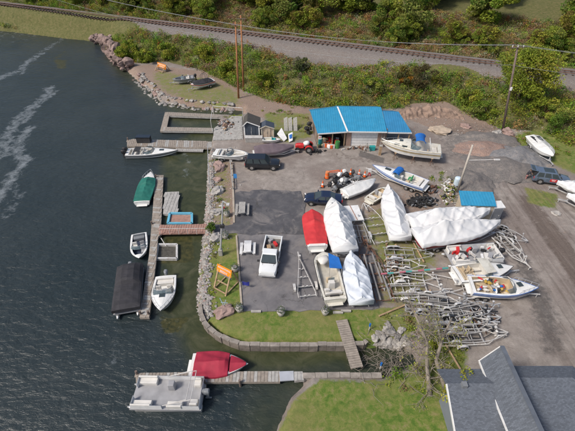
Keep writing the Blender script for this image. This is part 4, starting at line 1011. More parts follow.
for u in (.12, .42, .72):
    for s in (-1, 1):
        q = loc + d * L_ * u + n * s * (1.15 if u < .6 else .8)
        if st0 is None:
            st0 = thing('boat_stand', None, 'boat stand', (0, 0, 0)); m = MB()
            for k in range(3): m.tube((math.cos(k * 2.1) * .4, math.sin(k * 2.1) * .4, 0), (0, 0, .75), .03, 6)
            m.build('tripod', rust, st0); MB().tube((0, 0, .7), (0, 0, 1.05), .03, 6).box((0, 0, 1.07), (.3, .3, .05)).build('pad', woodtan, st0); o = st0
        else: o = copy_tree(st0)
        o.location = (q.x, q.y, 0); tag(o, 'rusty tripod stand propping up the large cabin cruiser', 'boat stand', 'stands under the cruiser')
def bluebow(t_, L_, W, Hh, hb, zs, zf):
    MB().box((L_ * .7, 0, zs(.7) + .27), (.8, .45, .06)).build('deck_hatch', glass, t_)
    m = MB(); rings = []
    for q in range(7):
        a = PI * q / 6; rings.append([(L_ * .52 + .5 * math.cos(a), y, zs(.5) + .35 + .35 * math.sin(a)) for y in (-.9, 0, .9)])
    m.loft(rings, caps=False).build('folded_canopy', bluec, t_, solid=.04)
b1 = boat('speedboat', 'white speedboat with blue stripe and blue folded canopy in mid yard', 'boat', (426, 184.5), (372.5, 165.5), 1.25, 2.6, .9, stripe=bluestripe, cockpit=(.06, .52), liner=seatw, seats=[(.12, 0, 'bench', seatw), (.3, .5, 'seat', tan), (.3, -.5, 'seat', M('green_towel', (.05, .3, .12), .8)), (.42, .5, 'console', seatw)], wind=(.52, .4, .08), p=1.8, tm=.35, extras=bluebow, camber=.22)
boat_trailer(b1, 'rusty-edged trailer under the speedboat with blue canopy', tandem=True, mat=galvl, front=1.12)
# wrapped shell and skiff
def holes(t_, L_, W, Hh, hb, zs, zf):
    for u, y in ((.35, .25), (.42, .1), (.55, -.2)): MB().rock((L_ * u, y, zs(u) + .46), (.28, .13, .06), int(u * 99)).build('cockpit_opening', dark, t_)
boat('stripped_hull', 'white stripped hull with dark openings behind the cones', 'boat', (344.5, 193), (375, 180.5), .85, 2.0, .7, cockpit=None, cover=(-.01, 1.0, [(0, .3), (.3, .5), (.7, .4), (1, .05)], .05), covmat=gel, extras=holes, p=2.4)
boat('skiff', 'small old skiff with cluttered cream interior right of the stripped hull', 'boat', (369, 200), (389, 187), .65, 1.7, .55, hull=gelold, deck=gelold, cockpit=(.05, .75), liner=tan, seats=[(.2, 0, 'bench', seatw), (.5, .3, 'seat', greyv), (.5, -.3, 'seat', seatw)], p=2.6)
# wrapped boats
def wboat(label, a, b_, zg, W, Hh, prof, hull=gel, mat=wrap, drop=.45, p=2.6, droop=.35, extras=None, c0=-.04, tm=.45, cam=.1, c1=1.005, ns=(2.3, .5)):
    return boat('wrapped_boat', label, 'boat', a, b_, zg, W, Hh, hull=hull, cockpit=None, cover=(c0, c1, prof, drop), covmat=mat, p=p, droop=droop, extras=extras, tm=tm, camber=cam)
def vents(t_, L_, W, Hh, hb, zs, zf):
    for y in (-.18, .3): MB().box((L_ * .78 - .1 * (y > 0), y * .6, zs(.8) + .62), (.3, .35, .05)).build('deck_hatch', glass, t_)
b1 = wboat('large white shrink-wrapped cuddy boat right of the red covered boat', (345, 247), (331.5, 198), 1.9, 3.0, 1.2, [(-.04, .3), (.18, 1.0), (.4, .8), (.6, 1.15), (.7, .6), (1, .1)], c1=.72, cam=.5, extras=vents)
boat_trailer(b1, 'trailer under the large white wrapped cuddy boat', tandem=True)
b1 = wboat('pale blue-white shrink-wrapped boat at the end of the front row', (361.5, 299), (350.5, 253), 1.5, 2.5, 1.0, [(-.04, .35), (.3, .45), (.6, .55), (.8, .25), (1, .1)], mat=wrapblue, droop=.1, drop=.55, tm=.4)
boat_trailer(b1, 'trailer under the pale blue-white wrapped boat')
b1 = wboat('white shrink-wrapped boat standing alone between trailers with red chocks', (400.5, 234), (387.5, 187), 1.6, 2.6, 1.1, [(-.04, .4), (.2, .85), (.45, .6), (.7, 1.0), (.85, .5), (1, .2)], drop=.7, droop=.3)
boat_trailer(b1, 'trailer under the lone white wrapped boat with red chocks', front=.95)
for s in (-1, 1):
    p = P(400 + s * 5, 239); k = thing('wheel_chock', 'red and white block at the %s rear corner of the lone wrapped boat' % ('left' if s < 0 else 'right'), 'block', (p.x, p.y, 0)); MB().box((0, 0, .3), (.6, .5, .6)).build('block', redp, k); MB().box((0, 0, .64), (.64, .54, .08)).build('top_board', whiteplain, k)
def tear(t_, L_, W, Hh, hb, zs, zf):
    for u, y in ((.16, .35), (.30, -.25)): MB().rock((L_ * u, y, zs(u) + (.8 if u < .2 else 1.0)), (.2, .3, .06), int(u * 99)).build('torn_opening', dark, t_)
b1 = wboat('rear of the two large white wrapped boats in front of the cream shed', (414, 221), (489, 211), 2.0, 3.0, 1.3, [(-.04, .2), (.14, .9), (.28, 1.5), (.45, .95), (.7, .75), (1, .15)], extras=tear, drop=.6, p=1.7)
boat_trailer(b1, 'trailer under the rear large wrapped boat', tandem=True)
b1 = wboat('front of the two large white wrapped boats, its red hull showing below', (420, 236), (499, 223), 2.0, 3.1, 1.35, [(-.04, .1), (.12, .9), (.26, 1.7), (.38, 1.1), (.5, 1.3), (.7, .7), (1, .15)], hull=redhull, drop=.42, p=2.0)
boat_trailer(b1, 'trailer under the front large wrapped boat with red hull', tandem=True)
def cock(t_, L_, W, Hh, hb, zs, zf):
    m = MB(); m.prism([(L_ * .05, -.75), (L_ * .38, -.6), (L_ * .42, 0), (L_ * .38, .6), (L_ * .05, .75)], Hh + .26, Hh + .32); m.build('cockpit_opening', dark, t_); MB().box((L_ * .22, .2, Hh + .4), (.5, .4, .2)).build('seat', hullgrey, t_)
b1 = wboat('white boat with a black open cockpit alone on the grass below the bank', (533.5, 137), (552.5, 156.5), 1.3, 2.5, .8, [(0, .12), (.4, .25), (.7, .4), (1, .1)], mat=gel, drop=.05, extras=cock, droop=0)
boat_trailer(b1, 'trailer under the white boat with black cockpit on the grass')
b1 = wboat('white covered boat at the right edge just below the crossover', (598, 190), (557, 183), 1.3, 2.4, .8, [(0, .3), (.5, .5), (1, .1)], drop=.3, p=1.8)
boat_trailer(b1, 'trailer under the upper white covered boat at the right edge')
b1 = wboat('second white covered boat at the right edge, below the other one', (612, 206), (567, 195.5), 1.3, 2.4, .8, [(0, .3), (.5, .5), (1, .1)], drop=.3, p=1.8)
boat_trailer(b1, 'trailer under the lower white covered boat at the right edge')
def redx(t_, L_, W, Hh, hb, zs, zf):
    MB().box((.15, 0, Hh + .1), (.35, W * .72, .12)).build('transom_trim', gel, t_); 
b1 = boat('covered_bowrider', 'white bowrider under a bright red cover at the edge of the dark asphalt', 'boat', (317.5, 246.5), (311.5, 211.5), 1.4, 2.5, .85, cockpit=None, cover=(.05, .98, [(.05, .12), (.52, .3), (.58, .62), (.66, .35), (1, .12)], .04), covmat=redc, p=5.5, tm=.55, extras=redx, droop=0)
boat_trailer(b1, 'trailer under the red covered bowrider')
def ccd(t_, L_, W, Hh, hb, zs, zf):
    MB().rock((L_ * .78, .25, zs(.7) + .35), (.5, .7, .22), 4, sub=2).build('gear_bag', seatw, t_, True)
    m = MB(); w = 1.0; m.slab([(L_ * .46, -1.25, zs(.5) + 1.0), (L_ * .68, -1.2, zs(.5) + 1.15), (L_ * .80, -.25, zs(.5) + 1.15), (L_ * .50, .0, zs(.5) + 1.0)], .05); k = m.build('canopy', bluec, t_)
    m = MB()
    for x, y, z in [(.47, -1.2, 1.), (.67, -1.15, 1.12), (.51, -.05, 1.)]: m.tube((L_ * x, y, zs(.5) + z), (L_ * x - .1, y, zf), .025, 5)
    m.build('canopy_pole', alu, k); MB().box((L_ * .06, 0, Hh + .1), (.12, .9, .2)).build('transom_rail', dark, t_)
    m = MB()
    for x in (.3, .45, .6, .75):
        for s in (-1, 1): m.tube((L_ * x, s * (hb(x) - .1), zs(x)), (L_ * x, s * (hb(x) - .1), zs(x) + .3), .02, 5)
    for s in (-1, 1): m.path([(L_ * x, s * (hb(x) - .1), zs(x) + .3) for x in (.2, .45, .6, .75, .88)], .022, 5)
    m.build('side_rail', alu, t_)
b1 = boat('deck_boat', 'white open deck boat with blue canopy between the bare trailer and wrapped boat', 'boat', (335.5, 299.5), (323, 252.5), 1.25, 2.5, .85, hull=gelold, deck=gelold, cockpit=(.06, .82), liner=M('cream_liner', (.5, .47, .4), .6, var=.2), seats=[(.3, 0, 'console', seatw), (.15, 0, 'bench', seatw), (.42, .1, 'seat', tan), (.2, .6, 'seat', seatw)], p=5.5, tm=.6, extras=ccd, zfloor=.45)
boat_trailer(b1, 'trailer under the open deck boat with blue canopy')
def junk(t_, L_, W):
    rr = random.Random(4); mats_ = [whiteplain, redp, greyv, galvl, dark, seatw]
    for k in range(26): MB().box((rr.uniform(.1, .85) * L_, rr.uniform(-.9, .9), 1.0 + rr.random() * .5), (rr.uniform(.2, 1.0), rr.uniform(.1, .5), rr.uniform(.1, .4)), rz=rr.random() * 3).build('loose_panel', mats_[k % 6], t_)
b1 = pontoon('cluttered white pontoon boat parked in front of the wrapped boats', (499, 252), (447, 256), 1.3, 2.5, extras=junk, h=1.0, motor=black)
cud = lambda t_, L_, W, Hh, hb, zs, zf: (MB().box((L_ * .74, 0, zs(.74) + .32), (.5, .5, .05)).build('deck_hatch', glass, t_), MB().slab([(L_ * .40, -1.1, zs(.4) + .85), (L_ * .58, -.95, zs(.4) + .75), (L_ * .58, .95, zs(.4) + .75), (L_ * .40, 1.1, zs(.4) + .85)], .06).build('hardtop', gelold, t_))
b1 = boat('cuddy_boat', 'white cuddy boat with tan seats and hardtop beside the cluttered pontoon', 'boat', (456.5, 274), (513, 267), 1.15, 2.6, .9, cockpit=(.06, .5), liner=seatw, seats=[(.12, 0, 'bench', tan), (.3, -.5, 'seat', tan), (.3, .5, 'seat', tan), (.2, .5, 'seat', tan)], wind=(.55, .5, .1), extras=cud, p=1.8, tm=.4, camber=.3)
boat_trailer(b1, 'trailer under the white cuddy boat with hardtop')
def clut(t_, L_, W, Hh, hb, zs, zf):
    rr = random.Random(9); mats_ = [tan, bluec, whiteplain, dark, redc, seatw, greyv, M('yellow_plastic', (.45, .3, .06), .5), orangep][:8]
    for k in range(34): MB().rock((rr.uniform(.1, .55) * L_, rr.uniform(-.85, .85), zf + .35 + rr.random() * .35), (rr.uniform(.12, .4), rr.uniform(.1, .25), rr.uniform(.1, .22)), k).build('gear', mats_[k % 8], t_)
    MB().box((L_ * .72, .1, zs(.7) + .27), (.5, .5, .05), rz=.3).build('deck_hatch', glass, t_)
b1 = boat('bowrider', 'white bowrider with broad blue stripe and cockpit full of gear on a tandem trailer', 'boat', (470.5, 284), (538, 288.5), 1.35, 2.6, .95, stripe=bluestripe, cockpit=(.05, .62), liner=tan, wind=(.62, .5, .08), extras=clut, p=1.9, tm=.4, rail=.66)
boat_trailer(b1, 'pale tandem trailer under the blue-striped boat full of gear', tandem=True, mat=galvl, front=1.08, back=-.1)

# ------------------------------------------------------------------ bare trailers
protos = [make_trailer(6.2, 2.1, False, galv), make_trailer(6.6, 2.2, False, galvl, curved=True, bunks=False), make_trailer(5.4, 1.9, False, M('white_steel', (.62, .62, .60), .5, var=.12, dirt=(.25, .13, .07), damt=.7, dscale=5)), make_trailer(6.0, 2.0, True, galv, curved=True), make_trailer(6.0, 1.9, False, rust, wheels=False), make_trailer(6.3, 2.1, False, blksteel), make_trailer(6.3, 2.2, False, galvl, bunks=False, frac=.1)]
used = set(); base_len = [6.2, 6.6, 5.4, 6.0, 6.0, 6.3, 6.3]
def put_trailer(i, rear, tong, label, zt=0, roll=0, pitch=0, group='bare boat trailers'):
    loc, rz, L_ = two(rear, tong, .48 + zt); o = protos[i] if i not in used else copy_tree(protos[i]); used.add(i)
    o.location = (loc.x, loc.y, zt); o.rotation_euler = (roll, pitch, rz); s = L_ / base_len[i]; o.scale = (s, min(1.2, max(.8, s)), 1); tag(o, label, 'trailer', group)
put_trailer(6, (307.5, 297), (297.8, 252), 'empty silver A-frame trailer on the asphalt left of the deck boat')
put_trailer(1, (385, 243), (363.5, 203), 'curved silver trailer with wooden cross bars right of the white panel')
put_trailer(0, (365, 243), (356, 214), 'silver ladder-like trailer sticking out below the white panel')
put_trailer(4, (386, 302), (366, 240), 'rusty brown trailer frame lying beside the pale wrapped boat')
put_trailer(4, (377, 285), (362, 236), 'second rusty frame lying left of the rusty brown one')
put_trailer(3, (384, 253), (434, 254), 'silver trailer with its tongue pointing at the red-hulled wrapped boat')
put_trailer(2, (386, 262), (426, 266), 'pale trailer just above the striped pole')
put_trailer(1, (392, 282), (470, 285), 'long curved trailer hitched towards the stern of the blue-striped boat')
put_trailer(2, (390, 291), (452, 289), 'pale trailer below the long curved one')
put_trailer(0, (402, 301), (478, 298), 'long silver trailer at the top of the heap')
put_trailer(2, (398, 272), (440, 279), 'short pale trailer with white bunks just below the striped pole')
heap = [(0, 430, 305, 494, 309, 0), (5, 434, 309, 498, 312, .25), (3, 428, 314, 502, 316, 0), (1, 438, 316, 490, 320, .5), (0, 432, 321, 500, 322, .1), (1, 436, 325, 497, 326, .35), (5, 441, 329, 503, 331, 0), (1, 437, 333, 508, 333, .2), (2, 446, 338, 506, 336, 0), (0, 452, 314, 500, 304, .6), (0, 404, 306, 446, 312, 0), (2, 418, 298, 468, 306, .3)]
for k, (i, x0, y0, x1, y1, z) in enumerate(heap):
    put_trailer(i, (x0, y0), (x1, y1), 'bare trailer lying in the tangled heap of trailers above the grey roof', z, R.uniform(-.12, .12), R.uniform(-.05, .05), 'trailers in the tangled heap')
# shed-side trailer racks right of shed
put_trailer(1, (503, 232), (523, 261), 'curved silver trailer right of the red-hulled wrapped boat')
put_trailer(3, (495, 228), (528, 241), 'silver trailer between the cream shed and the road')
put_trailer(2, (497, 236), (531, 268), 'narrow pale trailer nearest the road beside the pontoon boat')
m = thing('striped_pole', 'long pole banded in faded pink, teal and grey lying across the trailers', 'pole'); A1, B1 = P(381, 274, .75), P(448, 268, .85); mm = MB()
for k in range(11): mm.tube(A1.lerp(B1, k / 11), A1.lerp(B1, (k + 1) / 11), .1, 8, k % 3)
mm.build('pole', [M('faded_pink', (.42, .13, .17), .6), M('faded_teal', (.07, .32, .30), .6), wood2], m)
for (a, c, lab) in [((379, 316), (405, 305), 'weathered log lying on the grass left of the bare tree'), ((446, 345), (462, 372), 'thin pale plank on the ground left of the grey roof'), ((430, 290), (438, 312), 'thin pole leaning over the trailer heap'), ((412, 240), (424, 262), 'silver bar lying near the lone wrapped boat')]:
    tag(MB().tube(P(*a, .15), P(*c, .25), .09, 7).build('timber_log', woodtan), lab, 'log')
# flat panel trailer
t_ = thing('panel_trailer', 'flat trailer carrying a large white panel beside the wrapped cuddy boat', 'trailer'); q = [P(x, y, .95) for x, y in [(343, 206), (358, 205), (364, 219.5), (352, 220.5)]]
MB().slab(q, .12).build('panel', whiteplain, t_); MB().beam(q[0].lerp(q[1], .45) + Vector((0, 0, .02)), q[3].lerp(q[2], .45) + Vector((0, 0, .02)), .08, .06).build('spine', M('tan_strip', (.35, .2, .15), .7), t_)
m = MB()
for a in q: m.tube(a - Vector((0, 0, .12)), (a.x, a.y, 0), .05, 6)
m.build('leg', galv, t_)

# ------------------------------------------------------------------ vehicles
def vehicle(name, label, cat, rear, front, kind, paint, L_=4.8, W=1.9, z=.6):
    loc, rz, l = two(rear, front, z); d = Vector((math.cos(rz), math.sin(rz), 0)); c = loc + d * l / 2
    t_ = thing(name, label, cat, (c.x, c.y, .08), rz); h = L_ / 2
    # lower body stations: x, halfwidth, ztop
    st = {'suv': [(-h, .80, .98), (-h + .1, .95, 1.1), (-h * .5, 1, 1.12), (0, 1, 1.1), (h * .38, 1, 1.08), (h * .5, .99, 1.06), (h * .8, .95, 1.0), (h * .94, .86, .92), (h, .7, .72)],
          'sedan': [(-h, .76, .82), (-h + .12, .9, .96), (-h * .6, .98, 1.0), (0, 1, .96), (h * .35, 1, .95), (h * .5, .98, .93), (h * .8, .93, .84), (h * .94, .82, .74), (h, .62, .6)],
          'pickup': [(-h * .06, 1, 1.12), (0, 1, 1.13), (h * .4, 1, 1.12), (h * .5, .99, 1.1), (h * .85, .96, 1.04), (h * .96, .88, .98), (h, .8, .8)]}[kind]
    w = W / 2; rings = []; zb = .3
    for x, k, zt in st:
        a = w * k; half = [(a * .86, zb), (a * .98, zb + .12), (a, zb + .35), (a * .985, zt - .16), (a * .93, zt - .03), (a * .75, zt + .01), (0, zt + .04)]
        rings.append([(x, -y, zz_) for y, zz_ in half[:-1]] + [(x, 0, zt + .04)] + [(x, y, zz_) for y, zz_ in half[-2::-1]])
    m = MB().loft(rings, closed=True); body = m.build('body', paint, t_, True)
    md = body.modifiers.new('e', 'EDGE_SPLIT'); md.split_angle = math.radians(38)
    cab = {'suv': (-h + .12, -h + .38, h * .16, h * .46, 1.05, 1.82, .80), 'sedan': (-h * .66, -h * .36, h * .1, h * .46, .93, 1.45, .72), 'pickup': (-h * .05, h * .02, h * .34, h * .56, 1.08, 1.86, .78)}[kind]
    x0, x1, x2, x3, z0, z1, kw = cab
    wb, wt = w * .95, w * kw
    rg = [[(x0, -wb, z0), (x3, -wb * .98, z0), (x3, wb * .98, z0), (x0, wb, z0)], [(x1, -wt, z1 - .05), (x2, -wt, z1 - .05), (x2, wt, z1 - .05), (x1, wt, z1 - .05)], [(x1 + .1, -wt * .9, z1), (x2 - .12, -wt * .9, z1), (x2 - .12, wt * .9, z1), (x1 + .1, wt * .9, z1)]]
    MB().loft(rg, closed=True).build('cabin', paint, body, bevel=.03)
    def pane(name_, q, sh=.9):
        q = [Vector(v) for v in q]; c_ = sum(q, Vector()) / 4; nrm = (q[1] - q[0]).cross(q[3] - q[0]).normalized()
        if nrm.dot(c_ - Vector(((x1 + x2) / 2, 0, z0))) < 0: nrm = -nrm
        q = [c_ + (v - c_) * sh + nrm * .012 for v in q]; MB().add(q, [(0, 1, 2, 3)]).build(name_, glass, body, solid=.01)
    A_, T_ = rg[0], rg[1]
    pane('windshield', [A_[1], A_[2], T_[2], T_[1]], .9); pane('rear_window', [A_[0], A_[3], T_[3], T_[0]], .86)
    n_ = 2 if kind != 'pickup' else 2
    for i0, i1 in ((0, 1), (3, 2)):
        for k in range(3 if kind == 'suv' else 2):
            kk = 3 if kind == 'suv' else 2
            a0, a1 = k / kk, (k + 1) / kk; Q = [Vector(A_[i0]).lerp(Vector(A_[i1]), a0 * .9 + .03), Vector(A_[i0]).lerp(Vector(A_[i1]), a1 * .9 + .03), Vector(T_[i0]).lerp(Vector(T_[i1]), a1), Vector(T_[i0]).lerp(Vector(T_[i1]), a0)]
            pane('side_window', Q, .84)
    R_ = .38 if kind != 'sedan' else .33
    for s in (-1, 1):
        for x in (-h * .60, h * .62):
            MB().tube((x, s * (w - .32), R_), (x, s * (w + .005), R_), R_ + .07, 18).build('wheel_arch', dark, body)
            k = MB().tube((x, s * (w - .2), R_), (x, s * (w + .03), R_), R_, 18).build('wheel', tyre, t_); MB().tube((x, s * (w + .0), R_), (x, s * (w + .045), R_), R_ * .62, 12).build('rim', rim, k)
        MB().box((x2 + .45, s * (w + .12), z0 + .12), (.16, .26, .2)).build('mirror', paint if kind != 'pickup' else dark, body, bevel=.03)
        fx = h * .955 if kind != 'pickup' else h * .97
        MB().box((fx, s * w * .62, .74), (.12, .34, .15), rz=-s * .35).build('headlight', whiteplain, body, bevel=.02)
        if kind != 'pickup': MB().box((-h + .05, s * w * .78, .85), (.08, .2, .28)).build('tail_light', redp, body)
    MB().box((h * .985, 0, .62 if kind != 'pickup' else .7), (.08, w * .9, .2)).build('grille', dark, body)
    sm_ = MB()
    for s in (-1, 1):
        for x in ((x3 - .12), (x1 + x3) / 2 - .05, x1 + .15):
            sm_.box((x, s * (w - .004), (z0 + .42) / 2 + .1), (.025, .012, z0 - .55))
        sm_.box(((x1 + x3) / 2 - .25, s * (w + .006), z0 - .22), (.18, .03, .04))
        sm_.beam((x3 + .05, s * w * .62, z0 + .025), (h * .9, s * w * .5, (z0 - .07) if kind != 'sedan' else .83), .03, .02)
    sm_.beam((x3 + .02, -w * .75, z0 + .035), (x3 + .02, w * .75, z0 + .035), .1, .03)
    sm_.build('trim', dark, body)
    if kind == 'pickup':
        bx0, bx1 = -h, -h * .07
        m = MB(); m.box(((bx0 + bx1) / 2, 0, .62), (bx1 - bx0, W * .9, .1))
        bed = MB()
        for s in (-1, 1): bed.box(((bx0 + bx1) / 2, s * (w - .07), .74), (bx1 - bx0, .14, .80))
        bed.box((bx1 - .04, 0, .74), (.08, W - .28, .78)); bed.build('bed_wall', paint, body, bevel=.03)
        m.build('bed_floor', M('bed_liner', (.12, .11, .10), .8, var=.4), body)
        MB().box((bx0 + .05, 0, .74), (.1, W - .3, .76)).build('tailgate', paint, body, bevel=.02)
        MB().box((h - .02, 0, .48), (.16, W * .9, .2)).build('bumper', galv, body, bevel=.03); MB().box((bx0 - .07, 0, .48), (.16, W * .9, .18)).build('bumper', galv, body, bevel=.03)
    return t_, body, h, w
vehicle('suv', 'black SUV parked below the mauve covered boat', 'SUV', (246, 163.5), (279.5, 164), 'suv', blkpaint, 5.1, 1.95)
vehicle('parked_car', 'dark navy car half hidden behind the wrapped cuddy boat', 'car', (342, 200), (304.5, 198), 'sedan', navy, 4.9, 1.85)
tk, body, h, w = vehicle('pickup_truck', 'white pickup truck with cargo in its bed on the light asphalt', 'pickup truck', (274, 239), (267.2, 273), 'pickup', whitepaint, 5.6, 1.98, .8)
loc = tk.location; c_, s_ = math.cos(tk.rotation_euler.z), math.sin(tk.rotation_euler.z)
for i, (x, y, sx, sy, mt, lab, cat) in enumerate([(-.5, .3, .5, .4, tan, 'tan carton lying in the pickup bed behind the cab', 'carton'), (-1.1, -.35, .6, .45, woodtan, 'wooden crate in the middle of the pickup bed', 'crate'), (-1.7, .3, .7, .3, redp, 'reddish tool bag in the pickup bed near the tailgate', 'bag'), (-2.2, -.3, .4, .5, greyv, 'grey tub at the rear of the pickup bed', 'tub')]):
    o = MB().box((0, 0, .15), (sx, sy, .3), rz=.3 * i).box((0, 0, .31), (sx * .9, sy * .9, .04), rz=.3 * i).build('bed_' + cat, mt, bevel=.03); o.location = (loc.x + x * c_ - y * s_, loc.y + x * s_ + y * c_, .77); o.rotation_euler = tk.rotation_euler; tag(o, lab, cat)
cv, body, h, w = vehicle('crossover_car', 'blue-grey crossover with raised tailgate and red door sign by the gravel mounds', 'car', (534, 176.5), (567, 181), 'suv', silverblue, 4.75, 1.88)
k = MB().box((.1, -w - .008, .82), (.85, .015, .42)).build('door_sign', redp, body); m = MB()
for j, (l, zz_) in enumerate([(.55, .9), (.4, .76)]): m.box((.1, -w - .02, zz_), (l, .01, .06))
m.build('sign_lettering', whiteplain, k)
for s_ in (1,):
    MB().slab([(-h - .55, -.75, 1.98), (-h + .3, -.72, 1.86), (-h + .3, .72, 1.86), (-h - .55, .75, 1.98)], .07).build('open_tailgate', silverblue, body)
    MB().slab([(-h - .45, -.6, 1.985), (-h - .0, -.6, 1.93), (-h - .0, .6, 1.93), (-h - .45, .6, 1.985)], .012).build('tailgate_window', glass, body)
MB().box((-h + .12, 0, 1.25), (.35, 1.3, .8)).build('boot_opening', dark, body)
MB().box((h * -.25, 0, 1.822), (1.3, 1.1, .02)).build('sunroof', glass, body)
# person at the tailgate
def person(label, loc, rz, shirt, trousers):
    t_ = thing('person', label, 'person', loc, rz)
    def skin(name, verts, edges, rads, mt, par):
        me = bpy.data.meshes.new(name); me.from_pydata(verts, edges, []); o = bpy.data.objects.new(name, me); C.objects.link(o); o.parent = par
        md = o.modifiers.new('s', 'SKIN'); sv = me.skin_vertices[0].data if me.skin_vertices else None
        if sv is None:
            me.skin_vertices.new() if hasattr(me.skin_vertices, 'new') else None
        return o, me
    # body by lofted limbs welded into one mesh through a voxel remesh
    def limb(m, pts):
        for (a, r1), (c, r2) in zip(pts, pts[1:]): m.tube(a, c, r1, 10, r2=r2)
        for a, r in pts: m.rock(a, (r, r, r), 0, sub=2, rough=0)
    m = MB()
    limb(m, [((0, -.1, .06), .05), ((0, -.1, .5), .06), ((.02, -.09, .88), .085)]); limb(m, [((.05, .1, .06), .05), ((.06, .1, .5), .06), ((.02, .09, .88), .085)])
    limb(m, [((-.0, -.1, .04), .045), ((.15, -.1, .035), .035)]); limb(m, [((.05, .1, .04), .045), ((.2, .1, .035), .035)])
    limb(m, [((.02, 0, .92), .15), ((.06, 0, 1.15), .14), ((.13, 0, 1.38), .15), ((.15, 0, 1.46), .06), ((.19, 0, 1.52), .055)])
    for s in (-1, 1):
        limb(m, [((.13, s * .17, 1.4), .055), ((.25, s * .2, 1.18), .045), ((.48, s * .14, 1.12), .035), ((.56, s * .13, 1.12), .028)])
        for q in range(4): limb(m, [((.56, s * .13 + (q - 1.5) * .02, 1.12), .011), ((.64, s * .13 + (q - 1.5) * .022, 1.10), .009)])
        limb(m, [((.54, s * .10, 1.12), .011), ((.59, s * .08, 1.10), .009)])
    m.rock((.21, 0, 1.63), (.095, .078, .118), 0, sub=3, rough=0); m.rock((.31, 0, 1.62), (.02, .014, .02), 0, rough=0)
    for s in (-1, 1): m.rock((.2, s * .08, 1.62), (.02, .012, .03), 0, rough=0)
    o = m.build('body', pinkm, t_, True); md = o.modifiers.new('r', 'REMESH'); md.mode = 'VOXEL'; md.voxel_size = .012; md.use_smooth_shade = True
    m = MB(); m.rock((.195, 0, 1.665), (.098, .088, .105), 0, sub=3, rough=.05); m.build('hair', M('brown_hair', (.05, .03, .02), .8), t_, True)
    m = MB(); limb(m, [((0, -.1, .12), .07), ((0, -.1, .5), .08), ((.02, -.085, .88), .105)]); limb(m, [((.05, .1, .12), .07), ((.06, .1, .5), .08), ((.02, .085, .88), .105)]); m.build('trousers', trousers, t_, True)
    m = MB(); limb(m, [((.02, 0, .93), .165), ((.06, 0, 1.15), .155), ((.125, 0, 1.37), .165)])
    for s in (-1, 1): limb(m, [((.13, s * .17, 1.4), .075), ((.25, s * .2, 1.18), .06), ((.42, s * .16, 1.13), .05)])
    m.build('jacket', shirt, t_, True)
    for s in (-1, 1): m2 = MB().rock((.293, s * .032, 1.645), (.012, .014, .009), 0, rough=0).build('eye', dark, t_)
    return t_
a = cv.rotation_euler.z
person('person in a dark jacket reaching into the open tailgate of the crossover', (cv.location.x - math.cos(a) * (h + .62) - .1, cv.location.y - math.sin(a) * (h + .62) - .15, hz(cv.location.x, cv.location.y)), a, M('dark_jacket', (.03, .03, .04), .8), M('pink_trousers', (.35, .16, .15), .8))

# ------------------------------------------------------------------ buildings
t_ = thing('workshop', 'boat workshop with three bright blue metal roof panels', 'workshop')
ZE, ZR = 2.75, 4.35
def roofq(pts_top, pts_bot, dz=0): return [P(*pts_bot[0], ZE + dz), P(*pts_bot[1], ZE + dz), P(*pts_top[1], ZR + dz), P(*pts_top[0], ZR + dz)]
secs = [((310, 110.5), (337.4, 107), (317.8, 133.5), (347.6, 131.5), 0, blueroof), ((337.6, 106.5), (381, 107), (347.8, 131.3), (387.2, 131.8), .08, blueroof), ((382.5, 111), (398.7, 111.7), (387.4, 132.2), (412, 132.6), -.15, blueroof2)]
for (tl, tr_, bl, br, dz, mt) in secs:
    q = roofq((tl, tr_), (bl, br), dz); k = MB().slab(q, .09).build('roof', mt, t_)
    MB().beam(q[0] - Vector((0, .03, .08)), q[1] - Vector((0, .03, .08)), .05, .2).build('fascia', whiteplain, k)
    # back slope
    b0, b1 = q[3] + Vector((0, 3.2, -1.3)), q[2] + Vector((0, 3.2, -1.3)); MB().slab([q[3] + Vector((0, .03, 0)), q[2] + Vector((0, .03, 0)), b1, b0], .09).build('roof', mt, t_)
q = roofq(((336.8, 106.5), (338.2, 106.5)), ((346.8, 131.3), (348.4, 131.3)), .14); MB().slab(q, .05).build('flashing', whiteplain, t_)
FL = [P(318.5, 133.5, ZE), P(347.7, 131.5, ZE), P(387.2, 131.8, ZE), P(411, 132.6, ZE)]
for p in FL: p.y += .5
dep = Vector((-.6, 7.4, 0))
def vwall(m, a, c, z0, z1, th=.15): m.beam(Vector((a.x, a.y, (z0 + z1) / 2)), Vector((c.x, c.y, (z0 + z1) / 2)), th, z1 - z0)
m = MB(); vwall(m, FL[0] + dep, FL[2] + dep, 0, 3.0); vwall(m, FL[2] + Vector((.1, 0, 0)), FL[2] + dep + Vector((.1, 0, 0)), 0, 2.9); vwall(m, FL[1] + Vector((0, .1, 0)), FL[1] + dep, 0, 2.9); vwall(m, FL[0] + Vector((0, 1.5, 0)), FL[0] + dep, 0, 2.6); m.build('wall', M('workshop_wall', (.22, .17, .14), .85, var=.2), t_)
A1 = FL[1].lerp(FL[2], .12); B1 = FL[1].lerp(FL[2], .80)
m = MB(); vwall(m, FL[1], A1, 0, ZE, .2); vwall(m, B1, FL[2], 0, ZE, .2); vwall(m, A1 , B1, 2.35, ZE, .2); m.build('front_wall', brick, t_)
k = MB(); vwall(k, A1 + Vector((0, .05, 0)), B1 + Vector((0, .05, 0)), .02, 2.35, .08); k = k.build('garage_door', whiteplain, t_); m = MB()
for z in (.5, .98, 1.45, 1.92): m.beam(Vector((A1.x, A1.y + .0, z)), Vector((B1.x, B1.y + .0, z)), .02, .03)
m.build('panel_line', greyv, k)
m = MB()
for p in (FL[0], FL[0].lerp(FL[1], .5), FL[0].lerp(FL[1], .93), FL[3], FL[2].lerp(FL[3], .55)): m = MB().box((p.x, p.y, ZE / 2 - .1), (.16, .16, ZE - .2)).build('post', woodtan, t_)
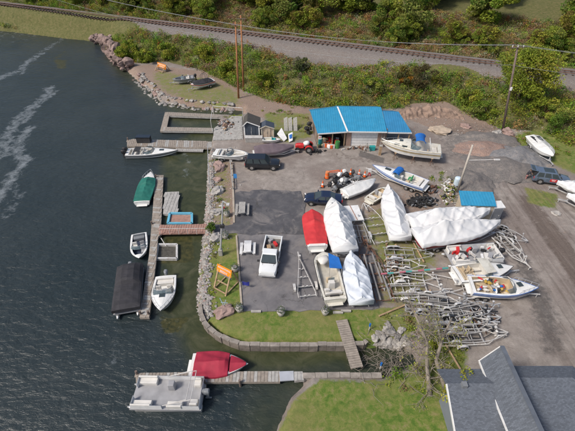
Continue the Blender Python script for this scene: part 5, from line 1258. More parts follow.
k = MB().slab([FL[0] + Vector((0, 0, -ZE + .06)), FL[1] + Vector((0, 0, -ZE + .06)), FL[1] + dep + Vector((0, 0, -ZE + .06)), FL[0] + dep + Vector((0, 0, -ZE + .06))], .05).build('floor', dark, t_)
k = MB().box((0, 0, 0), (.5, .04, .6)).box((0, -.03, .08), (.34, .01, .06), mi=1).box((0, -.03, -.08), (.26, .01, .06), mi=1).build('notice_sign', [whiteplain, redp]); k.location = FL[0] + Vector((.3, -.1, -.9)); tag(k, 'small white notice with red lettering on the workshop left post', 'sign')
# clutter in and in front of the workshop
rr = random.Random(12); cm = [(redp, 'red'), (whiteplain, 'white'), (dark, 'black'), (teal, 'teal'), (orangep, 'orange'), (galvl, 'silver'), (tan, 'tan'), (M('green_plastic', (.05, .22, .06), .5), 'green')]
kinds = ['drum', 'crate', 'bucket', 'toolbox']
def clutter_item(kind, mt):
    if kind == 'drum': return MB().tube((0, 0, 0), (0, 0, .85), .29, 14).tube((0, 0, .28), (0, 0, .31), .305, 14).tube((0, 0, .56), (0, 0, .59), .305, 14).build('drum', mt)
    if kind == 'crate':
        m = MB()
        for z in (.06, .24, .42): m.box((0, -.3, z), (.7, .03, .13)).box((0, .3, z), (.7, .03, .13)).box((-.34, 0, z), (.03, .57, .13)).box((.34, 0, z), (.03, .57, .13))
        return m.box((0, 0, .02), (.66, .56, .03)).build('crate', mt)
    if kind == 'bucket':
        k = MB().tube((0, 0, 0), (0, 0, .42), .17, 12, r2=.22).build('bucket', mt); MB().path([(-.21, 0, .4), (-.12, 0, .58), (.12, 0, .58), (.21, 0, .4)], .01, 4).build('handle', galvl, k); return k
    k = MB().box((0, 0, .18), (.7, .35, .36)).box((0, 0, .39), (.6, .3, .06), top=.9).build('toolbox', mt, bevel=.02); MB().path([(-.15, 0, .4), (-.12, 0, .5), (.12, 0, .5), (.15, 0, .4)], .015, 4).build('handle', dark, k); return k
spots = ['near the left post', 'left of centre', 'at the centre', 'right of centre', 'near the brick wall']
cells = {}
for k in range(26):
    u = rr.uniform(.06, .93); v = rr.uniform(.0, .4); p = FL[0].lerp(FL[1], u) + Vector((rr.gauss(0, .1), -.6 + v * 5, 0)); mt, cn = cm[k % 8]; kd = kinds[(k * 7 // 3) % 4]
    o = clutter_item(kd, mt); z = .06 + (.0 if v > .25 else 0); o.location = (p.x, p.y, z); o.rotation_euler = (0, 0, rr.random() * 3); s = rr.uniform(.9, 1.4); o.scale = (s, s, s)
    lab = '%s %s %s of the open workshop bay%s' % (cn, kd, spots[min(4, int(u * 5))], ', deep under the roof' if v > .2 else ', out at the front')
    tag(o, lab, kd, 'gear in the open workshop bay')
def traffic_cone(px, py, lab):
    p = P(px, py); t_ = thing('traffic_cone', lab, 'traffic cone', p, R.random()); MB().box((0, 0, .03), (.42, .42, .06)).build('base', dark, t_)
    MB().tube((0, 0, .06), (0, 0, .78), .16, 12, r2=.025).build('cone', orangep, t_); MB().tube((0, 0, .3), (0, 0, .48), .122, 12, r2=.09).build('reflective_band', whiteplain, t_); t_.scale = (1.35,) * 3
for px, py, lab in [(341, 175.5, 'leftmost traffic cone in the row above the stripped hull'), (350.5, 174.5, 'second traffic cone from the left in the row above the stripped hull'), (359, 175.5, 'third traffic cone from the left in the row above the stripped hull'), (364.5, 177, 'rightmost traffic cone in the row above the stripped hull'), (322.5, 187, 'lone traffic cone behind the navy car')]: traffic_cone(px, py, lab)
t_ = thing('traffic_barrel', 'orange traffic barrel with white bands left of the motor heap', 'traffic barrel', P(327, 178), 0); m = MB()
for k in range(4): m.tube((0, 0, .05 + k * .26), (0, 0, .31 + k * .26), .33 - k * .02, 14, k % 2, r2=.31 - k * .02)
m.build('barrel', [orangep, M('faded_orange', (.7, .25, .1), .5)], t_); MB().tube((0, 0, 0), (0, 0, .06), .42, 14).build('base', dark, t_)
t_ = thing('barrier', 'low orange pipe barrier right of the traffic barrel', 'barrier', P(334, 175)); MB().path([(-.9, 0, 0), (-.8, 0, .6), (.7, .2, .7), (.9, .2, 0)], .06, 6).path([(-.8, 0, .4), (.8, .2, .45)], .04, 6).build('pipes', orangep, t_)
t_ = thing('sandwich_stand', 'small red and white figure-shaped stand at the right end of the cone row', 'stand', P(369, 176)); MB().tube((-.2, 0, 0), (0, 0, .7), .06, 6).tube((.2, 0, 0), (0, 0, .7), .06, 6).build('leg', redp, t_); MB().box((0, 0, .95), (.45, .2, .5)).build('board', whiteplain, t_)
# heap of outboards / engines
rr = random.Random(31); n_ = 0
for (px, py) in [(333, 182), (338, 180), (343, 181), (348, 180), (353, 181), (336, 187), (341, 186), (333, 192), (338, 193), (346, 185), (352, 177.5), (345, 176.5), (356, 179.5), (329, 188)]:
    p = P(px, py); t_ = thing('outboard_motor', 'old outboard motor dumped in the heap behind the navy car', 'outboard motor', (p.x, p.y, .45 + rr.random() * .2), rr.random() * 6.3, 'old motors in the heap'); t_.rotation_euler[1] = rr.uniform(.3, 1.4)
    k = add_outboard(t_, .25, 0, .1, [black, whiteplain, hullgrey, black, hullgrey][n_ % 5], rr.uniform(.95, 1.25)); n_ += 1
# dark scrap heaps (engines) near lone wrapped boat
def heapstuff(name, label, cx, cy, rx, ry, n, mats_, hmax=.6, seed=1):
    rr = random.Random(seed); m = MB()
    for k in range(n):
        u, v = rr.gauss(0, .45), rr.gauss(0, .45); p = P(cx + u * rx, cy + v * ry); z = hmax * max(0, 1 - math.hypot(u, v)) * rr.random(); q = rr.random()
        if q < .25: m.rock((p.x, p.y, z + .12), (rr.uniform(.12, .3), rr.uniform(.1, .22), rr.uniform(.1, .2)), k, rr.randrange(len(mats_)))
        elif q < .8: m.box((p.x, p.y, z + .12), (rr.uniform(.15, .6), rr.uniform(.1, .3), rr.uniform(.08, .25)), rz=rr.random() * 3, mi=rr.randrange(len(mats_)))
        else: a = rr.random() * 6.3; m.tube((p.x, p.y, z + .1), (p.x + math.cos(a) * .7, p.y + math.sin(a) * .7, z + rr.uniform(.1, .5)), .04, 6, rr.randrange(len(mats_)))
    o = m.build(name, mats_); tag(o, label, 'scrap', kind='stuff')
heapstuff('scrap_heap', 'black engine scrap heaped behind the rear wrapped boat', 421, 203, 14, 5, 160, [dark, black, hullgrey, tyre], .9, 3)
heapstuff('scrap_heap', 'mixed scrap and timber pile left of the cream shed', 449, 193, 7, 11, 130, [dark, woodtan, galvl, whiteplain, M('moss_scrap', (.12, .14, .03), .9)], .6, 4)
heapstuff('scrap_heap', 'dark scrap pile right of the blue-striped speedboat', 431, 190, 5, 4, 50, [dark, rust, hullgrey], .5, 5)
heapstuff('scrap_heap', 'tangle of small white and black parts among the old motors', 344, 184, 13, 6, 150, [dark, black, hullgrey, galvl, galv, whiteplain], .6, 6)
heapstuff('scrap_heap', 'loose metal parts strewn among the tangled trailers', 468, 321, 30, 13, 210, [galvl, galv, dark, rust, blksteel], .4, 7)
heapstuff('scrap_heap', 'stacked fishing gear on the shore deck', 227, 127, 8, 7, 110, [galvl, rockpink, woodtan, hullgrey, rust, wood2, dark], .6, 8)
heapstuff('scrap_heap', 'metal bits lying among the trailers left of the striped pole', 392, 268, 16, 24, 110, [galvl, galv, woodtan, rust], .25, 9)
heapstuff('scrap_heap', 'small dark parts on the ground in front of the garage door', 362, 149, 16, 2, 30, [dark, rust, galvl], .3, 10)
heapstuff('scrap_heap', 'flat black tyre parts lying right of the black SUV', 316, 152, 8, 1.6, 26, [tyre, dark], .3, 11)
for i, (px, py) in enumerate([(413, 201), (417, 198), (425, 199), (430, 201), (420, 206), (428, 206), (409, 204)]):
    p = P(px, py); o = MB(); n = 18; rg = []
    for k in range(n + 1):
        a = k * 2 * PI / n; rg.append([(math.cos(a) * (.33 + .11 * math.cos(b)), math.sin(a) * (.33 + .11 * math.cos(b)), .11 * math.sin(b)) for b in [j * PI / 4 for j in range(9)]])
    o = o.loft(rg, caps=False).build('loose_tyre', tyre, None, True); o.location = (p.x, p.y, .3 + .12 * (i % 3)); o.rotation_euler = (R.random() * .5, R.random() * .5, 0); tag(o, 'old black tyre lying on the scrap behind the rear wrapped boat', 'tyre', 'old tyres on the scrap')
# ladder, A-frame, bin, post
t_ = thing('ladder', 'wooden ladder leaning on the wall right of the garage door', 'ladder'); A1 = FL[2] + Vector((-.55, -.5, -ZE)); B1 = FL[2] + Vector((-.4, -.12, 0)); m = MB()
for s in (-.22, .22): m.beam(A1 + Vector((s, 0, 0)), B1 + Vector((s, 0, 0)), .05, .09)
for k in range(1, 10): m.beam(A1.lerp(B1, k / 10) - Vector((.22, 0, 0)), A1.lerp(B1, k / 10) + Vector((.22, 0, 0)), .06, .05)
m.build('ladder_frame', wood2, t_)
t_ = thing('trestle', 'grey wooden A-frame trestle in front of the garage door', 'trestle', P(366.5, 152)); MB().beam((-.5, 0, 0), (0, 0, 1.4), .1, .06).beam((.5, 0, 0), (0, .02, 1.4), .1, .06).beam((-.4, .7, 0), (0, .35, 1.4), .1, .06).beam((.45, .7, 0), (0, .35, 1.4), .1, .06).beam((-.3, 0, .5), (.3, 0, .5), .08, .05).build('legs', wood2, t_)
t_ = thing('plastic_tub', 'teal plastic tub right of the trestle', 'tub', P(372, 150)); MB().box((0, 0, .35), (.8, .5, .7), top=1.12).build('tub', teal, t_, bevel=.03)
t_ = thing('timber_post', 'short tan timber post standing at the cruiser bow', 'post', P(379.5, 155)); MB().box((0, 0, .8), (.35, .3, 1.6)).build('post', woodtan, t_); MB().box((0, 0, 1.63), (.45, .4, .06)).build('cap', wood2, t_)
# cream shed
t_ = thing('shed', 'cream shed with bright blue metal roof and grey door beside the road', 'shed')
ze, zr = 2.6, 3.1; rq = [P(461.5, 205, ze), P(496.5, 206, ze), P(493, 192, zr), P(459, 190.5, zr)]
MB().slab(rq, .1).build('roof', blueroof, t_); q2 = [v.copy() for v in rq]
w0, w1, w2, w3 = q2[0] + Vector((.15, .15, 0)), q2[1] + Vector((-.1, .15, 0)), q2[2] + Vector((-.1, -.1, 0)), q2[3] + Vector((.15, -.1, 0))
m = MB(); m.add([(v.x, v.y, 0) for v in (w0, w1, w2, w3)] + [(v.x, v.y, z) for v, z in ((w0, ze - .1), (w1, ze - .1), (w2, zr - .1), (w3, zr - .1))], [(0, 1, 5, 4), (1, 2, 6, 5), (2, 3, 7, 6), (3, 0, 4, 7), (4, 5, 6, 7)]); m.build('wall', stucco, t_)
ex = P(505, 207, 2.3); m = MB(); an = [w1 + Vector((.02, 0, 0)), Vector((ex.x, w1.y + .1, 0)), Vector((ex.x, w2.y - .5, 0)), w2 + Vector((.02, -.6, 0))]
m.prism([(v.x, v.y) for v in an], 0, 2.15); k = m.build('annex', M('annex_wall', (.5, .5, .5), .7, var=.1), t_); MB().prism([(v.x + .1 * (1 if i in (1, 2) else 0), v.y - .1 * (1 if i < 2 else 0)) for i, v in enumerate(an)], 2.15, 2.25).build('annex_roof', whiteplain, k)
k2 = MB().box(((an[0].x + an[1].x) / 2, an[0].y - .03 + .05, 1.0), (abs(an[1].x - an[0].x) * .8, .06, 1.9)).build('door', M('grey_door', (.16, .17, .19), .6), t_); MB().box(((an[0].x + an[1].x) / 2 + .3, an[0].y - .04, 1.0), (.06, .06, .12)).build('handle', galvl, k2)
m = MB().tube((0, 0, .3), (0, 0, 1.3), .45, 14).rock((0, 0, 1.3), (.45, .45, .2), 0, sub=2, rough=0); o = m.build('water_tank', M('pale_blue_tank', (.5, .6, .68), .4)); o.location = P(456, 186); tag(o, 'pale blue upright tank at the left rear corner of the cream shed', 'tank')
# navy shed
def gable_shed(label, fl, fr, zf, rid, zrid, dep_, wallm, roofm, trim, extras=None):
    t_ = thing('shed', label, 'shed'); a, c = P(*fl, 0), P(*fr, 0); r = P(*rid, zrid)
    u = (r.x - a.x) / (c.x - a.x); m = MB(); pk = a.lerp(c, u); D_ = Vector((-.1, dep_, 0))
    vs = [a, c, c + Vector((0, 0, zf)), Vector((pk.x, pk.y, zrid)), a + Vector((0, 0, zf))]; vs2 = [v + D_ for v in vs]
    m.add(vs + vs2, [(0, 1, 2, 3, 4), (9, 8, 7, 6, 5), (0, 4, 9, 5), (1, 6, 7, 2)]); m.build('wall', wallm, t_)
    F_ = Vector((0, -.25, 0)); k = MB().slab([vs[4] + F_ + Vector((-.2, 0, -.02)), vs[3] + F_ + Vector((0, 0, .12)), vs2[3] + Vector((0, .2, .12)), vs2[4] + Vector((-.2, .2, -.02))], .09).slab([vs[3] + F_ + Vector((0, 0, .12)), vs[2] + F_ + Vector((.2, 0, -.02)), vs2[2] + Vector((.2, .2, -.02)), vs2[3] + Vector((0, .2, .12))], .09).build('roof', roofm, t_)
    m = MB(); m.beam(vs[4] + F_ + Vector((-.2, -.02, .0)), vs[3] + F_ + Vector((0, -.02, .1)), .05, .14).beam(vs[3] + F_ + Vector((0, -.02, .1)), vs[2] + F_ + Vector((.2, -.02, .0)), .05, .14); m.build('fascia', trim, k)
    for v in (a, c): MB().box((v.x, v.y - .03, zf / 2), (.2, .12, zf)).build('corner_trim', trim, t_)
    mid = a.lerp(c, .5); d_ = MB().box((mid.x, mid.y - .05, .95), (abs(c.x - a.x) * .5, .06, 1.85)).build('door', wallm, t_); MB().box((mid.x - .05, mid.y - .1, .95), (.03, .02, 1.8)).box((mid.x - .1, mid.y - .12, .95), (.05, .05, .3)).build('handle', trim, d_)
gable_shed('small navy shed with white trim and mossy dark shingles near the shore', (245, 137), (259.5, 137.5), 2.1, (247.2, 121), 2.75, 2.9, navysiding, shingle2, whiteplain)
gable_shed('tiny cream shed with dark roof right of the navy shed', (262, 137.5), (273.5, 137.5), 1.75, (266, 123), 2.1, 1.6, M('peach_wall', (.52, .42, .32), .8), navysiding, M('cream_trim', (.5, .45, .36), .8))
t_ = thing('storage_bench', 'long pale grey storage box in front of the navy shed', 'box', P(254, 141.5)); MB().box((0, 0, .4), (2.7, .8, .8)).build('body', wood2, t_, bevel=.03); MB().box((0, 0, .85), (2.8, .9, .08)).build('lid', galvl, t_)
# standing dock sections (weathered planks)
for i, px in enumerate((286, 290.5, 295.5)):
    p = P(px, 131); t_ = thing('plank_panel', ['leftmost weathered plank panel leaning upright behind the red tractor', 'middle weathered plank panel leaning upright behind the red tractor', 'rightmost weathered plank panel leaning upright behind the red tractor'][i], 'plank panel', (p.x, p.y, 0), 0, 'leaning plank panels'); m = MB()
    for k in range(3): m.beam((-.22 + k * .22, 0, 0), (-.3 + k * .22, 1.6, 1.6 + .1 * k), .19, .04)
    m.build('planks', wood2, t_)
t_ = thing('slide_ramp', 'folded white plastic ramp with blue pad left of the red tractor', 'ramp', P(287, 141)); MB().slab([(-1.6, .8, .9), (-.9, 1.9, 1.4), (.0, .2, .4), (-.5, -.4, .2)], .12).build('ramp', whiteplain, t_); MB().slab([(.2, .9, .8), (.9, 1.2, 1.0), (.9, -.4, .4), (.3, -.7, .2)], .12).build('ramp', whiteplain, t_); MB().slab([(.35, .5, .82), (.8, .7, .95), (.75, -.1, .65), (.4, -.2, .55)], .03).build('pad', bluec, t_)
t_ = thing('tarp_bundle', 'black tarp bundle leaning on the workshop left corner', 'bundle', P(308, 134)); m = MB()
for k in range(6): m.rock((R.gauss(0, .2), R.gauss(0, .3), .4 + k * .35), (.35, .3, .35), 50 + k, sub=2, rough=.5)
m.build('tarp', dark, t_)
# red tractor / ATV
def atv(label, px, py, rz):
    p = P(px, py); t_ = thing('garden_tractor', label, 'tractor', p, rz); m = MB()
    m.loft([[(x, -w, zb), (x, -w, zt - .1), (x, -w * .6, zt), (x, w * .6, zt), (x, w, zt - .1), (x, w, zb)] for x, w, zb, zt in [(.1, .28, .5, .95), (.5, .3, .45, 1.0), (1.0, .28, .45, .95), (1.15, .2, .5, .85)]], closed=True); m.build('bonnet', redp, t_, bevel=.03)
    for s in (-1, 1):
        m = MB(); rg = []
        for k in range(7): a = PI * k / 6; rg.append([(-.55 - .5 * math.cos(a), s * .35, .5 + .45 * math.sin(a)), (-.55 - .5 * math.cos(a), s * .72, .5 + .45 * math.sin(a))])
        m.loft(rg, caps=False).build('mudguard', redp, t_, solid=.03)
        for x, r in ((-.55, .44), (.85, .33)): k = MB().tube((x, s * .42, r), (x, s * .72, r), r, 16).build('wheel', tyre, t_); MB().tube((x, s * .6, r), (x, s * .735, r), r * .5, 10).build('rim', rim, k)
    MB().box((-.4, 0, .75), (.5, .45, .12)).box((-.62, 0, .98), (.1, .45, .4)).build('seat', black, t_, bevel=.04); MB().tube((.1, 0, .9), (-.05, 0, 1.2), .03, 6).tube((-.05, -.2, 1.2), (-.05, .2, 1.2), .03, 6).build('steering', dark, t_); MB().box((.1, 0, .4), (1.8, .3, .15)).build('chassis', dark, t_)
    return t_
a = atv('red tractor beside the mauve covered boat', 304.5, 150.5, PI * .98); a.scale = (1.25,) * 3
o = MB().rock((0, 0, 0), (.55, .45, .35), 3, sub=2, rough=.2).build('white_sack', whiteplain, None, True); o.location = P(306, 146.5) + Vector((0, 0, .3)); o.location = (a.location.x + .3, a.location.y, 1.35); tag(o, 'white sack lying on top of the red tractor', 'sack')
# big sign on lawn
def bigsign(label, a, c, z0, z1, back, legs=True, glyph=1.0):
    t_ = thing('billboard_sign', label, 'sign'); A1, C1 = P(*a, z1), P(*c, z1); d = (C1 - A1); nrm = Vector((d.y, -d.x, 0)).normalized()
    tilt = Vector((0, 0, -(z1 - z0))) + nrm * .25
    k = MB().add([A1, C1, C1 + tilt, A1 + tilt], [(0, 1, 2, 3)]).build('board', orange, t_, solid=.05)
    m = MB(); rr = random.Random(3); up = tilt
    def letter(u0, u1, v0, v1):
        q = [A1 + d * u0 + up * v0, A1 + d * u1 + up * v0, A1 + d * u1 + up * v1, A1 + d * u0 + up * v1]; m.add([v + nrm * .09 + Vector((0, 0, .03)) for v in q], [(0, 1, 2, 3)])
    for (x0, x1, v0, v1) in [(.10, .92, .14, .36), (.26, .74, .55, .86)]:
        x = x0
        while x < x1 - .02:
            w = .05; letter(x, x + .018, v0, v1); (letter(x, x + w, v0, v0 + .06) if rr.random() < .7 else None); (letter(x, x + w, v1 - .06, v1) if rr.random() < .6 else None); (letter(x + w - .016, x + w, v0, v1) if rr.random() < .5 else letter(x, x + w, (v0 + v1) / 2 - .03, (v0 + v1) / 2 + .03)); x += w + .022
    m.build('lettering', whiteplain, k)
    if legs:
        m = MB(); gm_ = (A1 + C1) / 2
        for u in (.08, .92):
            top = A1 + d * u; top = Vector((top.x, top.y, z1 - .1)) - nrm * .06; f1 = top + tilt * 1.0; m.beam(top, Vector((top.x, top.y, 0)) + nrm * 1.3, .14, .1) ; m.beam(top - nrm * .08, Vector((top.x, top.y, 0)) - nrm * .9, .14, .1)
            m.beam(Vector((top.x, top.y, .15)) + nrm * 1.15, Vector((top.x, top.y, .15)) - nrm * .75, .1, .1)
        for z, k2 in ((.25, 1.15), (.95, .62)): m.beam(Vector((A1.x, A1.y, z)) + nrm * k2 + d * .08, Vector((A1.x, A1.y, z)) + nrm * k2 + d * .92, .12, .08)
        m.beam(A1 + tilt + nrm * .02 - Vector((0, 0, .12)), C1 + tilt + nrm * .02 - Vector((0, 0, .12)), .08, .22, 1)
        m.build('frame', [woodtan, M('grey_board', (.2, .19, .18), .8)], t_)
    return t_
bigsign('large orange sign with two rows of white lettering on a timber frame on the lawn', (217.6, 263.5), (232, 270.8), 1.9, 2.7, 1)
t_ = bigsign('small orange sign with white lettering on the peninsula grass', (157.5, 62), (166, 65), .5, 1.5, 1)
# picnic tables
def picnic(px, py, rz, mat, lab, l=1.9):
    t_ = thing('picnic_table', lab, 'picnic table', P(px, py, .075), rz); m = MB()
    for k in range(5): m.box((-.32 + k * .16, 0, .76), (.15, l, .05))
    m.build('tabletop', mat, t_)
    for s in (-1, 1):
        MB().box((s * .72 - .08, 0, .46), (.14, l, .05)).box((s * .72 + .08, 0, .46), (.14, l, .05)).build('bench', mat, t_)
    for s in (-1, 1): MB().beam((-.35, s * l * .35, .72), (-.75, s * l * .35, 0), .1, .05).beam((.35, s * l * .35, .72), (.75, s * l * .35, 0), .1, .05).beam((-.75, s * l * .35, .42), (.75, s * l * .35, .42), .1, .05).build('leg_frame', mat, t_)
picnic(242.5, 212, 0.05, wood2, 'weathered grey picnic table on the dark asphalt', 2.2); picnic(248, 251, .03, whiteplain, 'white picnic table left of the pickup truck', 1.8)
# lamp posts, poles
t_ = thing('lamp_post', 'tall grey lamp post with dark box at mid height on the lawn by the gangway', 'lamp post', P(221, 255)); topv = Vector((1.0, 0, 7.6)); MB().box((0, 0, .45), (.45, .45, .9)).build('base', conc, t_, bevel=.05); MB().tube((0, 0, .6), topv, .12, 10, r2=.08).build('pole', galv, t_); MB().box((.6, -.1, 4.4), (.45, .35, .4)).build('control_box', dark, t_, bevel=.03); k = MB().beam(topv, topv + Vector((.5, -.5, .05)), .08, .08).build('lamp_arm', galv, t_); MB().box(topv + Vector((.55, -.55, .02)), (.3, .4, .12)).build('lamp_head', galvl, k)
for i, (px, py, lean, hh, lab) in enumerate([(238.5, 98, (.55, 0), 13.8, 'left pole of the pair of tall reddish wooden poles'), (243.5, 91, (.5, 0), 14, 'right pole of the pair of tall reddish wooden poles')]):
    b_ = PG(px, py); t_ = thing('utility_pole', lab, 'utility pole', b_); MB().tube((0, 0, -.5), (lean[0], 0, hh), .2, 12, r2=.13).build('pole', polewood, t_, True); MB().beam((lean[0] - .8, -.2, hh - .5), (lean[0] + .8, -.2, hh - .5), .1, .12).build('crossarm', poledark, t_)
    if i == 0: PT1 = b_ + Vector((lean[0], 0, hh - .4))
    else: PT1b = b_ + Vector((lean[0], 0, hh - .4))
b_ = PG(503, 131); t_ = thing('utility_pole', 'dark leaning utility pole with transformer gear in front of the large tree', 'utility pole', b_); tv = Vector((-2.6, 0, 14.0)); MB().tube((0, 0, -.5), tv, .2, 12, r2=.13).build('pole', poledark, t_, True); MB().beam(tv + Vector((-.9, -.2, -.4)), tv + Vector((.9, -.2, -.3)), .1, .12).build('crossarm', poledark, t_); MB().box(tv * .53 + Vector((0, -.25, 0)), (.25, .2, .5)).build('meter_box', whiteplain, t_)
m = MB()
for dx in (-.8, 0, .8): m.tube(tv + Vector((dx, -.2, -.32)), tv + Vector((dx, -.2, -.05)), .06, 8)
m.build('insulator', whiteplain, t_); PT2 = b_ + tv
t_ = thing('lamp_post', 'pale wooden lamp post with long arm behind the cream shed', 'lamp post', P(457, 192)); MB().tube((0, 0, 0), (0, 0, 7.2), .16, 10, r2=.12).build('pole', M('pale_pole', (.42, .38, .33), .8, var=.2), t_, True); a0 = Vector((0, 0, 5.0)); e = P(497, 159.5, 5.6) - P(457, 192); k = MB().tube(a0, Vector((e.x, e.y, 5.6)), .045, 8).build('lamp_arm', galvl, t_); MB().box((e.x, e.y, 5.58), (.75, .3, .14)).build('lamp_head', galvl, k, bevel=.04)
cable = M('cable', (.25, .26, .27), .5)
def wire(a, c, sag, lab, r=.02):
    m = MB(); pts = [a.lerp(c, k / 20) - Vector((0, 0, sag * 4 * (k / 20) * (1 - k / 20))) for k in range(21)]; m.path(pts, r, 4); tag(m.build('power_line', cable), lab, 'power line', 'power lines')
off = PT2 + Vector((52, -16, -.5))
for k, (dz, dx, dy) in enumerate([(0, -.8, 0), (-.15, .8, .2), (-3.0, 0, .1)]):
    n = ['top power line', 'middle power line', 'lowest power line'][k]
    wire(PT1 + Vector((dx, 0, dz)), PT2 + Vector((dx, dy, dz)), 1.0, n + ' strung between the twin poles and the dark leaning pole')
    wire(PT2 + Vector((dx, dy, dz)), off + Vector((dx, dy, dz)), .8, n + ' running right from the dark leaning pole'); wire(PT1 + Vector((dx, 0, dz)), PT1 + Vector((-60, 40, 2 + dz)), 1., n + ' running left from the twin poles over the water')
# small things along lawn
def planter(px, py, lab):
    t_ = thing('flower_pot', lab, 'flower pot', P(px, py, .05)); MB().tube((0, 0, 0), (0, 0, .5), .26, 12, r2=.36).tube((0, 0, .46), (0, 0, .54), .4, 12).build('pot', conc, t_, True)
    rs2 = np.random.RandomState(int(px)); p, s, c = blob_leaves(rs2, (0, 0, .75), (.38, .38, .35), 120, (.10, .13, .07), .07); p2, s2_, c2 = blob_leaves(rs2, (0, 0, .95), (.3, .3, .15), 25, (.5, .5, .5), .05); leaves('plant', np.vstack([p, p2]), np.concatenate([s, s2_]), np.vstack([c, c2]), t_, 3)
for px, py, lab in [(235.5, 271, 'flower pot beside the large orange sign'), (239.5, 311, 'flower pot at the lower left corner of the light asphalt'), (281, 315, 'flower pot at the lawn edge below the pickup truck'), (325, 314, 'flower pot at the lawn edge below the deck boat'), (227, 216, 'flower pot on the lawn strip near the lamp post top'), (225.5, 238, 'flower pot just below the path by the lamp post')]: planter(px, py, lab)
t_ = tree('shrub', 'small round green shrub at the lawn end of the gangway', 'shrub', P(210.5, 231), 1.0, .7, 8, 900, [(.08, .14, .02)], .08, 77, low=.2, tr=.04)
m = thing('flag', 'small dark blue flag on a stick at the asphalt edge', 'flag', P(242.5, 289)); MB().tube((0, 0, 0), (0, 0, 1.1), .02, 6).build('stick', galvl, m)
rg = [[(x, .05 * math.sin(x * 8), .55), (x, .05 * math.sin(x * 8 + 1), 1.08)] for x in np.linspace(0, .75, 9)]; MB().loft(rg, caps=False).build('cloth', M('blue_cloth', (.03, .04, .28), .8), m, solid=.01)
m = thing('blue_sign', 'small light blue handicap-style sign on the lawn by the kerb', 'sign', P(236, 184)); MB().tube((0, 0, 0), (0, 0, 1.6), .03, 6).build('post', galvl, m); MB().box((0, -.04, 1.35), (.45, .03, .7)).build('panel', M('sign_blue', (.05, .25, .6), .5), m)
m['label'] = 'small blue sign on a thin post at the kerb of the lawn strip'
m = thing('metal_figure', 'small pale metal figure standing on the large pink boulder', 'ornament', P(225, 309) + Vector((0, 0, .62))); MB().beam((-.1, 0, 0), (-.35, .1, .9), .07, .05).beam((0, 0, 0), (.2, 0, .75), .07, .05).beam((-.3, 0, .4), (.35, 0, .3), .06, .05).build('figure', M('pale_blue_metal', (.35, .45, .5), .5), m)
m = thing('anchor', 'white and red ornament on the lawn beside the lamp post top', 'ornament', P(222, 209)); MB().tube((0, 0, 0), (0, 0, .9), .05, 6).box((0, 0, .5), (.7, .1, .1)).build('anchor', whiteplain, m); MB().box((.2, 0, .3), (.3, .12, .3)).build('plate', redp, m)
m = thing('pedestal', 'white hose pedestal in front of the bowrider', 'pedestal', P(231, 161.5)); MB().box((0, 0, .4), (.4, .3, .8)).build('pillar', whiteplain, m, bevel=.03); MB().box((0, 0, .84), (.55, .4, .08)).build('cap', galvl, m)
m = thing('pipe_fence', 'low grey pipe railing along the shore edge of the lawn strip', 'fence'); g_ = MB(); A1, B1 = P(208, 148), P(210, 190)
for k in range(7): p = A1.lerp(B1, k / 6); g_.tube(p, p + Vector((0, 0, .9)), .035, 6)
g_.tube(A1 + Vector((0, 0, .9)), B1 + Vector((0, 0, .9)), .035, 6).tube(A1 + Vector((0, 0, .5)), B1 + Vector((0, 0, .5)), .025, 6).build('rails', galv, m)
m = thing('pipe_fence', 'tall pale pipe frame at the end of the U-shaped dock', 'frame'); g_ = MB()
q = [P(212, 131, .1), P(214, 116, .1), P(243, 118, .1)]
for p in q: g_.tube(p, p + Vector((0, 0, 1.9)), .05, 6)
for a, c in zip(q, q[1:]): g_.tube(a + Vector((0, 0, 1.9)), c + Vector((0, 0, 1.9)), .05, 6)
g_.build('pipes', galvl, m)
m = thing('post_rail', 'weathered timber rail along the kerb of the lawn strip', 'rail'); g_ = MB(); A1, B1 = P(230.5, 164), P(233, 190)
for k in range(5): p = A1.lerp(B1, k / 4); g_.box((p.x, p.y, .35), (.15, .15, .7))
g_.beam(A1 + Vector((0, 0, .62)), B1 + Vector((0, 0, .62)), .1, .15).build('rail', wood2, m)
t_ = thing('dock_box', 'black box standing on the upper dock beside the powerboat', 'box', P(144.5, 142, DZ)); MB().box((0, 0, .5), (2.2, .9, 1.0)).build('body', dark, t_, bevel=.03); MB().box((0, 0, 1.04), (2.3, 1.0, .08)).build('lid', blkpaint, t_)
for px, py, lab in [(369, 330, 'thin blue marker post on the lawn right of the footbridge'), (380, 369, 'thin blue marker post at the creek end')]:
    p = P(px, py); m = thing('marker_post', lab, 'marker post', p); MB().tube((0, 0, 0), (0, 0, .6), .05, 6).build('post', galvl, m); MB().tube((0, 0, .6), (0, 0, .95), .09, 8).build('cap', bluec, m)
for i, (px, py) in enumerate([(256, 311.5), (338, 312.5), (346, 311)]):
    tag(MB().beam(P(px - 5, py, .12), P(px + 5, py, .12), .22, .15).build('parking_stop', conc), ['parking block at the lower edge of the asphalt, leftmost', 'parking block at the asphalt edge below the deck boat', 'parking block at the asphalt edge below the pale wrapped boat'][i], 'parking block')
p = PG(538, 91); m = thing('track_sign', 'small white sign on the gravel above the large tree bushes', 'sign', p); MB().tube((0, 0, 0), (0, 0, 1.8), .04, 6).build('post', galvl, m); MB().box((0, -.05, 1.8), (1.0, .04, .7)).build('panel', whiteplain, m)
